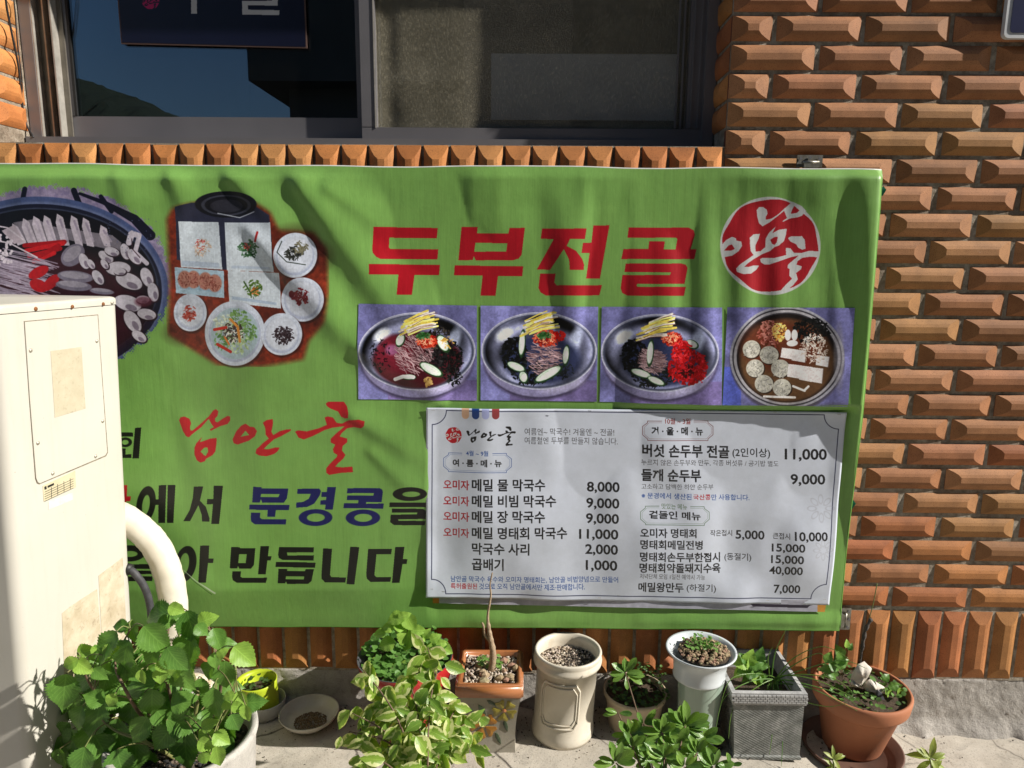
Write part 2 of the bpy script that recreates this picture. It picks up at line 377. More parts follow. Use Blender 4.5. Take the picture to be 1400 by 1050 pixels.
def brush_name(c, fx, fy, k, col):
    g = lambda r: [(fx + x * k, fy + y * k) for x, y in r]
    c.poly(g([(90,215),(100,195),(125,190),(160,205),(172,235),(165,262),(170,285),(185,283),(230,245),(290,190),(320,150),(340,140),(355,155),(350,185),(332,205),(335,225),(350,230),(385,205),(420,185),(438,190),(438,215),(420,240),(370,255),(305,287),(298,278),(325,262),(305,235),(290,205),(240,262),(185,305),(160,330),(140,322),(120,290)]), col)
    c.poly(g([(250,325),(240,345),(232,362),(260,355),(300,340),(345,335),(345,370),(338,425),(320,450),(275,475),(270,490),(240,500),(215,485),(198,445),(198,400),(210,370)]), col, [g([(238,425),(262,400),(285,398),(290,425),(275,455),(262,450)])])
    c.poly(g([(455,345),(480,290),(515,250),(545,235),(575,255),(605,258),(625,285),(610,320),(570,350),(490,378),(465,370)]), col, [g([(510,325),(545,283),(572,312)])])
    c.poly(g([(665,228),(690,210),(732,203),(732,240),(722,290),(735,312),(780,285),(820,275),(855,272),(850,285),(790,318),(740,340),(690,385),(670,405),(700,408),(750,395),(778,397),(765,420),(740,440),(690,455),(640,450),(615,435),(620,410),(660,370),(705,335),(685,310),(680,260)]), col)
    c.poly(g([(1088,100),(1105,88),(1210,90),(1230,120),(1240,165),(1238,200),(1215,202),(1190,190),(1170,155),(1120,135),(1095,118)]), col)
    c.poly(g([(882,290),(900,280),(960,288),(1040,268),(1095,245),(1080,195),(1100,187),(1135,195),(1160,232),(1195,238),(1240,215),(1310,210),(1350,222),(1345,255),(1325,270),(1275,262),(1230,270),(1195,300),(1180,325),(1230,340),(1230,365),(1200,390),(1195,420),(1218,450),(1205,475),(1165,510),(1150,530),(1200,535),(1265,530),(1270,568),(1190,572),(1110,585),(1090,570),(1090,540),(1110,515),(1160,465),(1165,450),(1140,435),(1135,410),(1150,380),(1120,365),(1120,340),(1150,310),(1215,255),(1130,265),(1080,280),(1000,320),(940,343),(905,330)]), col)
def seal(c, cx, cy, k, red, white, rim=True):
    g = lambda r: [(cx + (x - 523) * k, cy + (y - 533) * k) for x, y in r]
    if rim: c.ell(cx, cy, 437 * k, 437 * k, white)
    rp = [(523 + 415 * math.cos(t) + (6 * math.sin(9 * t)), 530 + 412 * math.sin(t) + 7 * math.sin(7 * t + 1)) for t in np.linspace(0, 2 * math.pi, 80, endpoint=False)]
    c.poly(g(rp), red)
    c.poly(g([(410,215),(430,188),(465,185),(498,210),(505,245),(488,278),(490,300),(540,290),(600,250),(660,195),(720,140),(800,180),(840,225),(800,268),(765,280),(700,290),(640,320),(632,315),(675,285),(650,222),(590,270),(520,325),(460,360),(430,330),(415,270)]), white, [g([(708,248),(720,210),(745,165),(792,205),(760,240)])])
    c.poly(g([(575,360),(545,420),(600,390),(672,380),(665,430),(645,490),(600,530),(560,545),(520,580),(460,605),(380,650),(320,690),(290,718),(330,720),(370,708),(425,710),(400,745),(350,780),(280,785),(225,765),(218,735),(250,700),(300,665),(375,615),(350,580),(345,520),(345,460),(380,430),(438,425),(425,470),(395,530),(395,585),(440,580),(480,545),(485,470),(520,410)]), white, [g([(525,480),(560,455),(590,455),(580,500),(560,525),(540,515)])])
    c.poly(g([(95,530),(140,480),(190,452),(225,465),(225,485),(270,495),(275,535),(245,580),(190,620),(100,640)]), white, [g([(120,575),(160,530),(188,520),(212,560),(180,575)])])
    c.poly(g([(680,465),(700,450),(800,447),(825,480),(830,560),(800,568),(765,550),(750,520),(700,495)]), white)
    c.poly(g([(435,650),(455,640),(560,640),(660,615),(658,550),(700,555),(730,595),(800,595),(860,578),(945,582),(935,635),(870,630),(800,640),(760,670),(750,700),(795,715),(790,740),(745,775),(760,830),(720,880),(690,905),(640,945),(610,950),(612,920),(650,880),(710,825),(685,800),(690,740),(670,730),(675,700),(710,670),(770,620),(700,635),(600,670),(510,700),(470,700),(440,680)]), white)

def fblob(c, cx, cy, r, col, n=60, seed=1, w=1.6, jit=40, sq=1.):
    r_ = random.Random(seed)
    for _ in range(n):
        a = r_.random() * 6.283; d = r * math.sqrt(r_.random()); k = r_.randint(-jit, jit)
        x = cx + d * math.cos(a); y = cy + d * math.sin(a) * sq; t = r_.random() * 3.14; L = r_.uniform(1.5, 4)
        c.stroke([(x, y), (x + L * math.cos(t), y + L * math.sin(t))], r_.uniform(.6, w), tuple(min(max(q + k, 0), 255) for q in col))

# ---- banner print
Z1 = (480, 290, 5.8333); Z2 = (720, 290, 5.8333)
def draw_banner():
    c = banner
    # hot-pot picture at the far left
    N = c.noise(12, 3, 4)
    sl = c.box(-60, 235, 245, 515); U, V = c.U[sl], c.V[sl]; n = N[sl]
    # ragged cut-out region
    d = np.hypot((U - 78) / 158, (V - 382) / (126 + 0 * U)); edge = 1 + (n - .5) * .10 + .02 * np.sin(U * 1.7) * np.sin(V * 1.3)
    reg = (d < edge) | ((V > 382) & (np.hypot((U - 78) / 158, (V - 382) / 130) < edge)); m = reg.astype(np.float32)
    c.put(sl, m, (150, 138, 168)); c.put(sl, m * np.clip((n - .45) * 4, 0, 1), (118, 108, 146), .7)
    def inm(mm): return mm * m
    for (a, b, w_) in (((44, 260), (39, 285), 7), ((110, 262), (119, 285), 8), ((146, 270), (160, 290), 6)): c.stroke([a, b], w_, (14, 16, 34))
    c.stroke([(118, 266), (150, 278), (190, 300), (210, 322)], [4, 6, 12, 14], (14, 16, 34))
    def E(cx, cy, rx, ry, col, soft=1., a=1.):
        dd = np.hypot((U - cx) / rx, (V - cy) / ry); c.put(sl, inm(np.clip((1 - dd) * min(rx, ry) / soft + .5, 0, 1)), col, a)
    E(62, 398, 172, 128, (70, 84, 128)); E(62, 396, 166, 119, (120, 130, 165), 3, .6); E(62, 397, 163, 117, (22, 24, 44)); E(62, 392, 158, 107, (52, 58, 80)); E(62, 393, 156, 106, (14, 13, 22))
    E(95, 420, 110, 75, (60, 22, 34), 20, .8)
    pk = [(27, 306), (42, 299), (56, 296), (70, 295), (87, 293), (106, 295), (122, 298), (145, 308)]
    for i, (x, y) in enumerate(pk):
        c.poly([(x, y), (x + 8, y + 5), (x + 20 - i, 332 + i), (x + 8 - i * .6, 336), (x - 2, y + 12)], (196, 186, 200)); c.stroke([(x + 4, y + 8), (x + 13, 330)], 3, (138, 126, 150), .7)
    c.poly([(28, 305), (60, 300), (80, 310), (160, 322), (172, 332), (168, 350), (150, 340), (100, 328), (48, 332)], (190, 180, 194), a=.6)
    c.poly([(12, 316), (30, 308), (44, 330), (30, 334)], (184, 170, 182))
    for i, q in enumerate(((44, 336, 96, 331), (46, 343, 94, 333), (50, 350, 90, 340), (56, 357, 82, 346), (60, 352, 88, 336))):
        c.stroke([(q[0], q[1]), (q[2], q[3])], 6, (192, 26, 34) if i % 2 else (158, 16, 26))
    r_ = random.Random(5)
    for i in range(120):
        x = r_.uniform(-30, 30); y = r_.uniform(340, 400); k = r_.randint(-30, 25)
        c.stroke([(x, y), (x + 30, y + 8 + r_.uniform(-3, 3)), (x + 60, y + 17 + r_.uniform(-5, 5))], r_.uniform(.8, 1.8), (170 + k, 158 + k, 178 + k), .85)
    for i in range(45): c.ell(r_.uniform(0, 28), r_.uniform(322, 362), 2, 2, (214, 204, 216))
    for q in ((3, 309, 20, 312, 45, 330), (5, 329, 25, 333, 60, 352)): c.stroke([(q[0], q[1]), (q[2], q[3]), (q[4], q[5])], 2, (206, 196, 208))
    for x, y, a, b, t in ((62, 372, 14, 7, -.5), (62, 390, 12, 8, .5), (78, 386, 14, 7, -.8)): c.ell(x, y, a, b, (170, 20, 30), t)
    for x, y, a, b, t in ((107, 349, 18, 13, -.7), (110, 378, 24, 8, .1), (108, 390, 24, 7, .1), (145, 398, 16, 4, .1)):
        c.ell(x, y, a, b, (120, 114, 132), t); c.ell(x - 1, y - 2, a * .8, b * .6, (156, 150, 164), t)
    for x, y, r, t in ((123, 358, 12, 1.2), (141, 380, 12, 1.), (152, 352, 12, .6), (168, 368, 18, 0), (182, 385, 20, .4), (170, 372, 9, 0), (206, 380, 15, 1.2), (180, 415, 20, .3), (186, 440, 18, 1), (214, 400, 14, 1.4), (150, 362, 8, 1), (132, 362, 8, 1), (205, 430, 14, .2), (195, 460, 12, .6), (178, 345, 12, 1.3), (190, 352, 13, .9), (200, 410, 10, 0), (160, 345, 11, .3)):
        c.ell(x, y, r, r * .62, (40, 24, 34), t); c.ell(x - 1, y - 1, r * .92, r * .52, (196, 190, 202), t); c.ell(x + r * .15, y + r * .25, r * .4, r * .2, (130, 118, 136), t)
    c.stroke([(182, 332), (186, 320), (196, 322), (190, 345), (205, 360)], [8, 9, 6, 6, 6], (196, 188, 202)); c.stroke([(186, 327), (186, 340), (196, 352)], 1.2, (60, 36, 48))
    c.ell(200, 412, 12, 7, (96, 40, 56), 0, 3, .7)
    for i in range(60): c.ell(r_.uniform(150, 222), r_.uniform(300, 345), .6, .6, (90, 96, 130))
    # tray picture
    sl = c.box(225, 265, 455, 510); U, V = c.U[sl], c.V[sl]; n = N[sl]
    pts = [(232, 300), (240, 285), (275, 276), (350, 276), (372, 290), (385, 315), (430, 318), (448, 340), (452, 400), (446, 440), (425, 465), (418, 490), (360, 500), (300, 498), (262, 475), (232, 455), (236, 380)]
    s2, mm = c.mask_poly(pts); mf = mm.astype(np.float32); k = 9
    for ax in (0, 1):
        cs = np.cumsum(np.pad(mf, [(k, k) if a == ax else (0, 0) for a in (0, 1)], mode='edge'), axis=ax)
        mf = (np.take(cs, range(2 * k, cs.shape[ax]), ax) - np.take(cs, range(0, cs.shape[ax] - 2 * k), ax)) / (2 * k)
    n2 = N[s2][:, :, None]; mh, mw_ = min(mf.shape[0], n2.shape[0]), min(mf.shape[1], n2.shape[1])
    s2 = (slice(s2[0].start, s2[0].start + mh), slice(s2[1].start, s2[1].start + mw_))
    c.put(s2, mf[:mh, :mw_], np.clip((np.array((120, 44, 26)) / 255) * (.6 + .8 * n2[:mh, :mw_]), 0, 1))
    for q in ((405, 330, 30), (425, 350, 30), (250, 455, 20), (395, 430, 40)): c.ell(q[0], q[1], q[2], q[2] * .7, (54, 22, 18), 0, 14, .45)
    zt = (230, 270, 4.468)
    c.P([(60, 60), (160, 35), (520, 40), (630, 110), (640, 200), (660, 440), (350, 440), (70, 380)], zt, (44, 46, 66))
    c.ell(312, 280, 42, 18, (20, 20, 28)); c.ell(312, 281, 34, 14, (60, 62, 76), ring=.86); c.ell(312, 282, 22, 9, (44, 44, 54)); c.stroke([(300, 292), (330, 298), (350, 290)], 1.4, (170, 176, 190))
    pl = (206, 216, 226)
    c.P([(78, 148), (318, 152), (345, 440), (95, 425)], zt, pl); c.P([(100, 385), (325, 400), (330, 430), (100, 418)], zt, (168, 184, 208), a=.6)
    c.P([(355, 155), (636, 155), (655, 455), (372, 445)], zt, pl); c.P([(400, 415), (630, 425), (635, 440), (400, 432)], zt, (168, 184, 208), a=.6)
    c.P([(56, 425), (355, 448), (355, 612), (62, 582)], zt, (176, 202, 220)); c.P([(80, 450), (335, 470), (335, 580), (85, 555)], zt, (156, 186, 208))
    c.P([(378, 445), (688, 460), (698, 676), (385, 640)], zt, pl); c.P([(400, 600), (670, 640), (672, 655), (400, 620)], zt, (160, 180, 206), a=.7)
    for x, y, rx, ry in ((263, 427, 22.5, 25.5), (324, 455, 41.5, 44), (406, 349, 29, 30.5), (416, 409, 29.5, 30), (388, 456, 27.5, 28.5)):
        c.ell(x + 1.5, y + 2, rx + 1, ry + 1, (40, 16, 14), 0, 2, .6); c.ell(x, y, rx, ry, (204, 212, 228)); c.ell(x, y + 1, rx * .86, ry * .86, (176, 184, 208)); c.ell(x, y - 1, rx * .8, ry * .8, (206, 212, 226), 0, 3)
    c.ell(324, 455, 33, 35, (170, 190, 200)); 
    fblob(c, 280, 338, 10, (206, 180, 160), 90, 2, 1.2, 40, 1.2); fblob(c, 278, 334, 7, (190, 50, 44), 16, 3, 1.2); fblob(c, 342, 340, 13, (50, 92, 54), 90, 4, 2.6, 30, .9); fblob(c, 340, 336, 5, (200, 90, 80), 16, 5)
    c.stroke([(352, 330), (355, 318)], 3, (170, 40, 40))
    for x, y in ((256, 382), (268, 382), (284, 384), (297, 387)): c.ell(x, y, 9.5, 12, (184, 128, 112), 0, 1.5); fblob(c, x, y, 8, (150, 84, 74), 40, int(x), 1.4, 40, 1.2)
    fblob(c, 349, 393, 12, (90, 120, 52), 60, 8, 2.6, 30, 1.); fblob(c, 350, 396, 6, (206, 120, 60), 24, 9, 2); c.stroke([(336, 385), (345, 400), (360, 392)], 2, (60, 90, 40))
    fblob(c, 404, 345, 11, (40, 42, 38), 100, 10, 2, 24, .8); fblob(c, 412, 338, 9, (112, 108, 86), 50, 11, 2.2, 14); fblob(c, 262, 427, 9, (176, 66, 52), 70, 12, 2.2, 30, 1.1); c.stroke([(388, 330), (382, 345), (395, 358), (420, 362)], 1.2, (36, 46, 36))
    fblob(c, 414, 404, 10, (128, 30, 40), 70, 13, 3, 20, 1.1); c.ell(401, 402, 4, 5, (110, 24, 36)); fblob(c, 390, 456, 13, (44, 30, 36), 140, 14, 2, 16, .9)
    for k_ in range(5):
        a = k_ * 1.25; fblob(c, 324 + 18 * math.cos(a), 452 + 18 * math.sin(a), 13, [(120, 160, 96), (176, 198, 150), (96, 140, 74), (190, 200, 180), (110, 150, 80)][k_], 60, 20 + k_, 3.2, 34)
    fblob(c, 322, 452, 14, (62, 44, 40), 90, 30, 2.4, 24); fblob(c, 324, 456, 12, (226, 226, 214), 24, 31, 1.8, 10)
    for q in ((296, 450, 312, 447), (300, 470, 318, 480)): c.stroke([(q[0], q[1]), (q[2], q[3])], 4, (190, 44, 30))
    c.stroke([(318, 436), (328, 446), (331, 466)], 3.4, (212, 140, 60)); c.stroke([(310, 460), (316, 470)], 2.5, (216, 120, 50))
    for (a0, b0, a1, b1, sd) in ((-60, 248, 245, 515, 1), (232, 275, 452, 500, 2)):
        sl = c.box(a0, b0, a1, b1); f = c.noise(5, 60 + sd, 3)[sl]; f2 = c.noise(20, 70 + sd, 3)[sl]; g0 = c.img[sl]; isg = (g0[..., 1] > g0[..., 0] * 1.12) & (g0[..., 1] > g0[..., 2] * 1.35)
        c.img[sl] = np.where(isg[..., None], g0, g0 * (.84 + .18 * f + .16 * f2)[..., None])
    # big heading
    c.P([(183,118),(690,127),(682,208),(305,204),(302,280),(312,294),(694,298),(687,378),(240,373),(205,355),(180,325),(174,295)], Z1, RED)
    c.P([(152,413),(707,422),(700,502),(505,502),(487,658),(368,657),(380,497),(152,494)], Z1, RED)
    c.P([(880,117),(1008,118),(1003,168),(1253,170),(1262,126),(1384,126),(1358,340),(1335,370),(1290,384),(993,384),(978,350),(968,383),(855,383)], Z1, RED, [[(990,245),(1245,248),(1236,314),(980,316)]])
    c.P([(825,425),(1371,432),(1363,512),(1170,510),(1150,667),(1031,665),(1048,507),(820,505)], Z1, RED)
    c.P([(122,132),(474,132),(461,215),(343,213),(315,270),(390,310),(440,375),(455,420),(452,460),(340,460),(335,380),(293,295),(185,460),(80,458),(215,215),(111,213)], Z2, RED)
    c.P([(530,106),(658,106),(582,529),(472,528),(500,325),(434,325),(446,246),(514,244)], Z2, RED)
    c.P([(106,490),(228,490),(218,560),(235,583),(598,583),(577,664),(150,664),(110,640),(93,605)], Z2, RED)
    c.P([(812,124),(1290,124),(1330,145),(1338,180),(1305,296),(1348,297),(1330,375),(753,374),(770,294),(967,294),(975,234),(1098,235),(1088,297),(1185,297),(1200,215),(1190,204),(802,204)], Z2, RED)
    c.P([(788,410),(1230,410),(1265,420),(1278,445),(1252,571),(880,571),(870,583),(880,595),(1262,595),(1245,666),(800,665),(760,645),(748,605),(762,502),(1135,501),(1144,480),(778,476)], Z2, RED)
    seal(c, 1049.7, 336.2, 1 / 6.5625, (178, 22, 36), (212, 214, 214))
    brush_name(c, 230, 530, .2, (186, 32, 40))
    # small heavy lines
    z = (160, 650, 6.364)
    c.ell(160 + 292 / z[2], 650 + 226 / z[2], 12.6, 24.6, INK, slant=.12); c.ell(160 + 292 / z[2], 650 + 229 / z[2], 4.9, 13.4, GREEN, slant=.12)
    c.P([(366,183),(402,183),(402,232),(366,230)], z, INK); c.P([(398,64),(460,62),(452,388),(395,388)], z, INK); c.P([(472,64),(536,63),(523,388),(468,388)], z, INK)
    c.P([(693,78),(775,78),(748,200),(800,250),(835,350),(833,376),(770,376),(765,320),(735,238),(665,374),(607,374),(660,280),(685,180)], z, INK)
    c.P([(866,70),(945,72),(918,396),(850,395),(862,228),(808,228),(812,184),(864,184)], z, INK)
    c.P([(60,60),(133,58),(130,155),(165,155),(160,195),(125,197),(118,240),(60,235)], z, RED)
    c.ell(160 + 632 / z[2], 650 + 736 / z[2], 14.6, 23.9, INK, slant=.12); c.ell(160 + 620 / z[2], 650 + 737 / z[2], 6.5, 14.6, GREEN, slant=.12)
    c.P([(757,580),(835,580),(830,690),(873,690),(868,728),(825,728),(808,897),(745,895)], z, INK)
    c.P([(1023,592),(1098,595),(1098,604),(1228,606),(1215,750),(1190,782),(1090,782),(1080,755),(1073,778),(1010,776)], z, INK, [[(1090,655),(1155,655),(1145,733),(1082,732)]])
    c.P([(1272,588),(1345,590),(1335,677),(1366,678),(1358,712),(1330,712),(1315,832),(1250,831)], z, INK); c.P([(1032,804),(1105,804),(1100,850),(1115,860),(1328,862),(1316,906),(1070,904),(1035,880),(1028,850)], z, INK)
    c.ell(160 + 150 / z[2], 650 + 650 / z[2], 20, 11, INK); c.ell(160 + 150 / z[2], 650 + 655 / z[2], 10, 4, GREEN)
    for y0, y1 in ((745, 785), (800, 830), (850, 890)): c.P([(20, y0), (340, y0), (340, y1), (20, y1)], z, INK)
    z = (330, 650, 5.385)
    c.P([(107,66),(168,68),(168,78),(362,80),(352,150),(330,182),(175,182),(163,155),(155,180),(100,180)], z, NAVY, [[(165,117),(300,119),(290,142),(160,140)]])
    c.P([(80,195),(371,200),(366,236),(272,236),(266,285),(210,284),(213,234),(78,232)], z, NAVY); c.P([(92,253),(160,254),(157,290),(172,301),(348,303),(343,341),(120,338),(95,320),(90,300)], z, NAVY)
    c.P([(427,82),(585,82),(597,100),(590,130),(550,190),(500,215),(418,220),(420,182),(470,178),(510,155),(525,120),(427,118)], z, NAVY)
    c.P([(643,72),(706,73),(684,236),(627,236),(632,200),(592,200),(595,168),(634,166),(637,144),(600,143),(603,108),(640,108)], z, NAVY)
    E2 = lambda x, y, rx, ry, col, sl_=0: c.ell(330 + x / z[2], 650 + y / z[2], rx / z[2], ry / z[2], col, slant=sl_)
    E2(559, 293, 122, 61, NAVY); E2(561, 293, 65, 30, GREEN)
    c.P([(790,82),(1020,82),(1042,92),(1048,110),(1038,185),(925,184),(925,196),(1055,194),(1050,231),(760,227),(765,190),(868,192),(868,170),(785,168),(788,135),(978,136),(982,118),(785,118)], z, NAVY)
    E2(903, 297, 125, 60, NAVY); E2(905, 297, 65, 29, GREEN); E2(1245, 125, 125, 51, INK); E2(1255, 126, 65, 20, GREEN)
    c.P([(1098,185),(1370,190),(1370,222),(1095,220)], z, INK)
    c.P([(1115,230),(1340,235),(1362,250),(1360,310),(1160,310),(1162,320),(1360,325),(1352,356),(1130,352),(1102,330),(1105,275),(1295,275),(1300,262),(1113,260)], z, INK)
    c.P([(295,505),(548,510),(545,547),(352,545),(355,568),(548,567),(545,605),(320,600),(292,585),(288,560)], z, INK); c.P([(272,614),(561,620),(556,657),(268,652)], z, INK)
    c.P([(290,664),(355,665),(352,681),(482,683),(488,667),(548,669),(530,755),(505,776),(352,775),(345,755),(338,772),(284,770)], z, INK, [[(345,720),(478,722),(474,742),(342,740)]])
    c.P([(615,517),(680,519),(665,710),(675,727),(782,729),(776,766),(630,765),(605,740),(603,710)], z, INK); c.P([(812,507),(878,508),(842,780),(785,778)], z, INK)
    c.P([(942,523),(1114,525),(1108,565),(1002,564),(987,715),(1000,730),(1108,732),(1102,767),(960,765),(932,740),(928,705)], z, INK)
    c.P([(1138,512),(1204,513),(1193,603),(1226,605),(1220,641),(1190,641),(1168,777),(1114,776)], z, INK)
    z = (0, 400, 3.5)
    c.P([(663,640),(692,638),(685,783),(655,783)], z, INK); c.P([(560,660),(655,662),(655,680),(560,680)], z, INK); c.ell(177, 602, 9, 6.5, INK, ring=.5); c.P([(560,765),(650,763),(650,780),(560,780)], z, INK); c.P([(598,735),(622,735),(622,768),(598,768)], z, INK)
    c.stroke([(256, 774), (276, 790), (298, 806)], [.5, 1.2, 2.4], (196, 212, 184)); c.stroke([(258, 777), (276, 793), (294, 808)], .7, (50, 74, 36))
    # the print fades a little towards yellow along the foot of the heading; faint vertical streaks of wear
    st = c.noise(500, 9, 3); c.img *= (.96 + .08 * st)[..., None]
draw_banner()
M['banner'] = print_mat('banner_vinyl', banner.image('banner_print'), .42, .45, weave=True)
M['banner_back'] = simple('vinyl_white_edge', (.62, .64, .60), None, 20, .5)

# ---- menu print
def uline(c, pts, w_, col): c.stroke(pts, w_, col)
MQ = [(583, 557), (1156, 563), (1133.5, 827), (583, 815)]
menu = Canvas(-.26, .85, -.90, -.34, -.058, .0005, (214, 221, 236))
def draw_menu():
    c = menu; K = (26, 26, 30); DR = (176, 24, 36); BL = (48, 84, 160); GY = (74, 74, 80); NV = (30, 34, 74)
    a = lambda x, y: (570 + x / 3.5, 540 + y / 3.5); b = lambda x, y: (860 + x / 3.5, 550 + y / 3.5)
    def arc(p, r, t0, t1, n=10): return [(p[0] + r * math.cos(R(t0 + (t1 - t0) * i / n)), p[1] + r * math.sin(R(t0 + (t1 - t0) * i / n))) for i in range(n + 1)]
    # frame with notched corners
    tl, bl = a(72, 72), a(70, 950); tr, br = b(1005, 62), b(945, 945)
    r = 19.5
    path = arc((tl[0], tl[1] + 1), r, 90, 0) + arc((tr[0], tr[1]), r, 180, 90) + arc((br[0], br[1]), r + 1, 270, 180) + arc((bl[0], bl[1]), r, 0, -90)
    c.stroke(path + [path[0]], 1.15, NV, soft=.3)
    for x, col in ((232, (222, 180, 150)), (281, (34, 70, 140)), (329, (176, 184, 232)), (377, (150, 62, 66))):
        p = a(x, 58); q = a(x, 98); c.stroke([p, q], 10, col)
    p = a(175, 195); seal(c, p[0], p[1], 11.6 / 437, (186, 26, 40), (206, 206, 206), rim=False)
    brush_name(c, 637.5 - 90 * .0537, 583 - 88 * .0515, .0537, (22, 20, 22))
    T = lambda f, s, x0, y0, x1, y1, h, col, off=0.: c.text(s, *f(x0, y0), *f(x1, y1), h / 3.5, col, off)
    T(a, '여름엔~ 막국수! 겨울엔 ~ 전골!', 515, 193, 945, 199, 34, GY); T(a, '여름철엔 두부를 만들지 않습니다.', 515, 235, 962, 242, 34, GY)
    def badge(f, x0, y0, x1, y1, gx0, gx1, col, ins=True):
        k = 24; w_ = .7
        P_ = [(gx0, y0), (x0 + k, y0), (x0 + k, y0 + 8), (x0, y0 + 26), (x0, y1 - 26), (x0 + k, y1 - 6), (x0 + k, y1), (x1 - k, y1 + 2), (x1 - k, y1 - 6), (x1, y1 - 26), (x1, y0 + 26), (x1 - k, y0 + 8), (x1 - k, y0), (gx1, y0)]
        c.stroke([f(*q) for q in P_], w_, col, soft=.3)
        P2 = [(gx0, y0 + 8), (x0 + k + 8, y0 + 8), (x0 + 8, y0 + 30), (x0 + 8, y1 - 30), (x0 + k + 8, y1 - 8), (x1 - k - 8, y1 - 6), (x1 - 8, y1 - 30), (x1 - 8, y0 + 30), (x1 - k - 8, y0 + 8), (gx1, y0 + 8)]
        c.stroke([f(*q) for q in P2], .35, col, .7, soft=.3)
    badge(a, 126, 280, 452, 370, 215, 362, (60, 90, 160)); T(a, '4월 ~ 9월', 235, 292, 341, 293, 26, BL, .012); T(a, '여 · 름 · 메 · 뉴', 170, 345, 405, 345, 36, K, .03)
    rows = [('메밀 물 막국수', 263, 614, 462, '8,000', 814, 970, 468, 1), ('메밀 비빔 막국수', 263, 666, 538, '9,000', 811, 968, 545, 1), ('메밀 장 막국수', 263, 612, 612, '9,000', 809, 966, 618, 1),
            ('메밀 명태회 막국수', 263, 718, 690, '11,000', 776, 963, 693, 1), ('막국수 사리', 263, 538, 766, '2,000', 806, 961, 766, 0), ('곱배기', 263, 415, 841, '1,000', 808, 958, 842, 0)]
    for s, x0, x1, y, p_, px0, px1, py, om in rows:
        if om: T(a, '오미자', 126, y - 8, 250, y - 6, 46, DR, .018)
        T(a, s, x0, y - 3, x1, y, 58, K, .022); T(a, p_, px0, py + 6, px1, py + 7, 56, K, .022)
    T(a, '남안골 막국수 육수와 오미자 명태회는, 남안골 비법양념으로 만들어', 162, 896, 962, 900, 30, BL, .008)
    T(a, '특허출원된', 162, 928, 288, 929, 28, DR, .01); T(a, '것으로 오직 남안골에서만 제조·판매합니다.', 298, 930, 803, 934, 30, BL, .008)
    badge(b, 66, 92, 404, 184, 158, 312, (110, 50, 50)); T(b, '10월 ~ 3월', 174, 106, 296, 108, 28, (140, 50, 50), .01); T(b, '겨 · 울 · 메 · 뉴', 108, 158, 356, 162, 40, K, .03)
    T(b, '버섯 손두부 전골', 64, 262, 482, 272, 62, K, .026); T(b, '(2인이상)', 497, 270, 678, 274, 50, K, .01); T(b, '11,000', 748, 286, 950, 288, 62, K, .022)
    T(b, '누르지 않은 손두부와 만두, 각종 버섯류 / 공기밥 별도', 60, 304, 718, 313, 30, GY)
    T(b, '들깨 순두부', 60, 380, 346, 384, 60, K, .026); T(b, '9,000', 776, 404, 942, 406, 58, K, .022); T(b, '고소하고 담백한 하얀 순두부', 60, 418, 404, 420, 26, GY)
    T(b, '※ 문경에서 생산된', 60, 462, 298, 466, 28, BL, .01); T(b, '국산콩', 306, 466, 390, 467, 26, DR, .01); T(b, '만 사용합니다.', 394, 469, 578, 473, 28, BL, .01)
    badge(b, 54, 498, 382, 584, 144, 292, (80, 110, 80)); T(b, '맛있는 메뉴', 156, 511, 276, 513, 26, (80, 110, 70), .0); T(b, '곁들인 메뉴', 95, 556, 340, 562, 38, K, .022)
    T(b, '오미자 명태회', 52, 644, 320, 647, 44, K, .022); T(b, '작은접시', 387, 640, 495, 644, 30, K, .005); T(b, '5,000', 512, 664, 648, 666, 50, K, .02); T(b, '큰접시', 688, 654, 768, 656, 30, K, .005); T(b, '10,000', 790, 668, 948, 670, 50, K, .02)
    T(b, '명태회메밀전병', 52, 698, 350, 703, 44, K, .022); T(b, '15,000', 683, 722, 838, 722, 46, K, .02)
    T(b, '명태회손두부한접시', 50, 757, 436, 765, 46, K, .022); T(b, '(동절기)', 458, 764, 586, 767, 40, K, .005); T(b, '15,000', 680, 778, 832, 778, 46, K, .02)
    T(b, '명태회약돌돼지수육', 48, 812, 438, 818, 48, K, .022); T(b, '40,000', 672, 832, 828, 832, 46, K, .02)
    T(b, '저녁단체 모임 1일전 예약시 가능', 50, 842, 362, 850, 26, GY); T(b, '메밀왕만두', 44, 908, 260, 912, 48, K, .022); T(b, '(하절기)', 275, 910, 415, 914, 42, K, .005); T(b, '7,000', 695, 924, 820, 924, 48, K, .02)
    for cx, cy, rr in ((920, 510, 16), (925, 705, 12)):
        for k in range(8):
            an = k * .785; p = b(cx + rr * 2.7 * math.cos(an), cy + rr * 2.7 * math.sin(an)); c.ell(p[0], p[1], rr / 3.5 * 1.5, rr / 3.5 * .8, (178, 180, 190), an, 1, .5, ring=.7)
    for x, y in ((330, 60), (820, 78), (120, 940), (960, 962)):
        p = a(x, y); c.stroke([p, (p[0] + 4, p[1] + .3)], .7, (120, 120, 120))
draw_menu()
M['menu'] = print_mat('menu_poster', menu.image('menu_print'), .38, .5, bump=.0004)
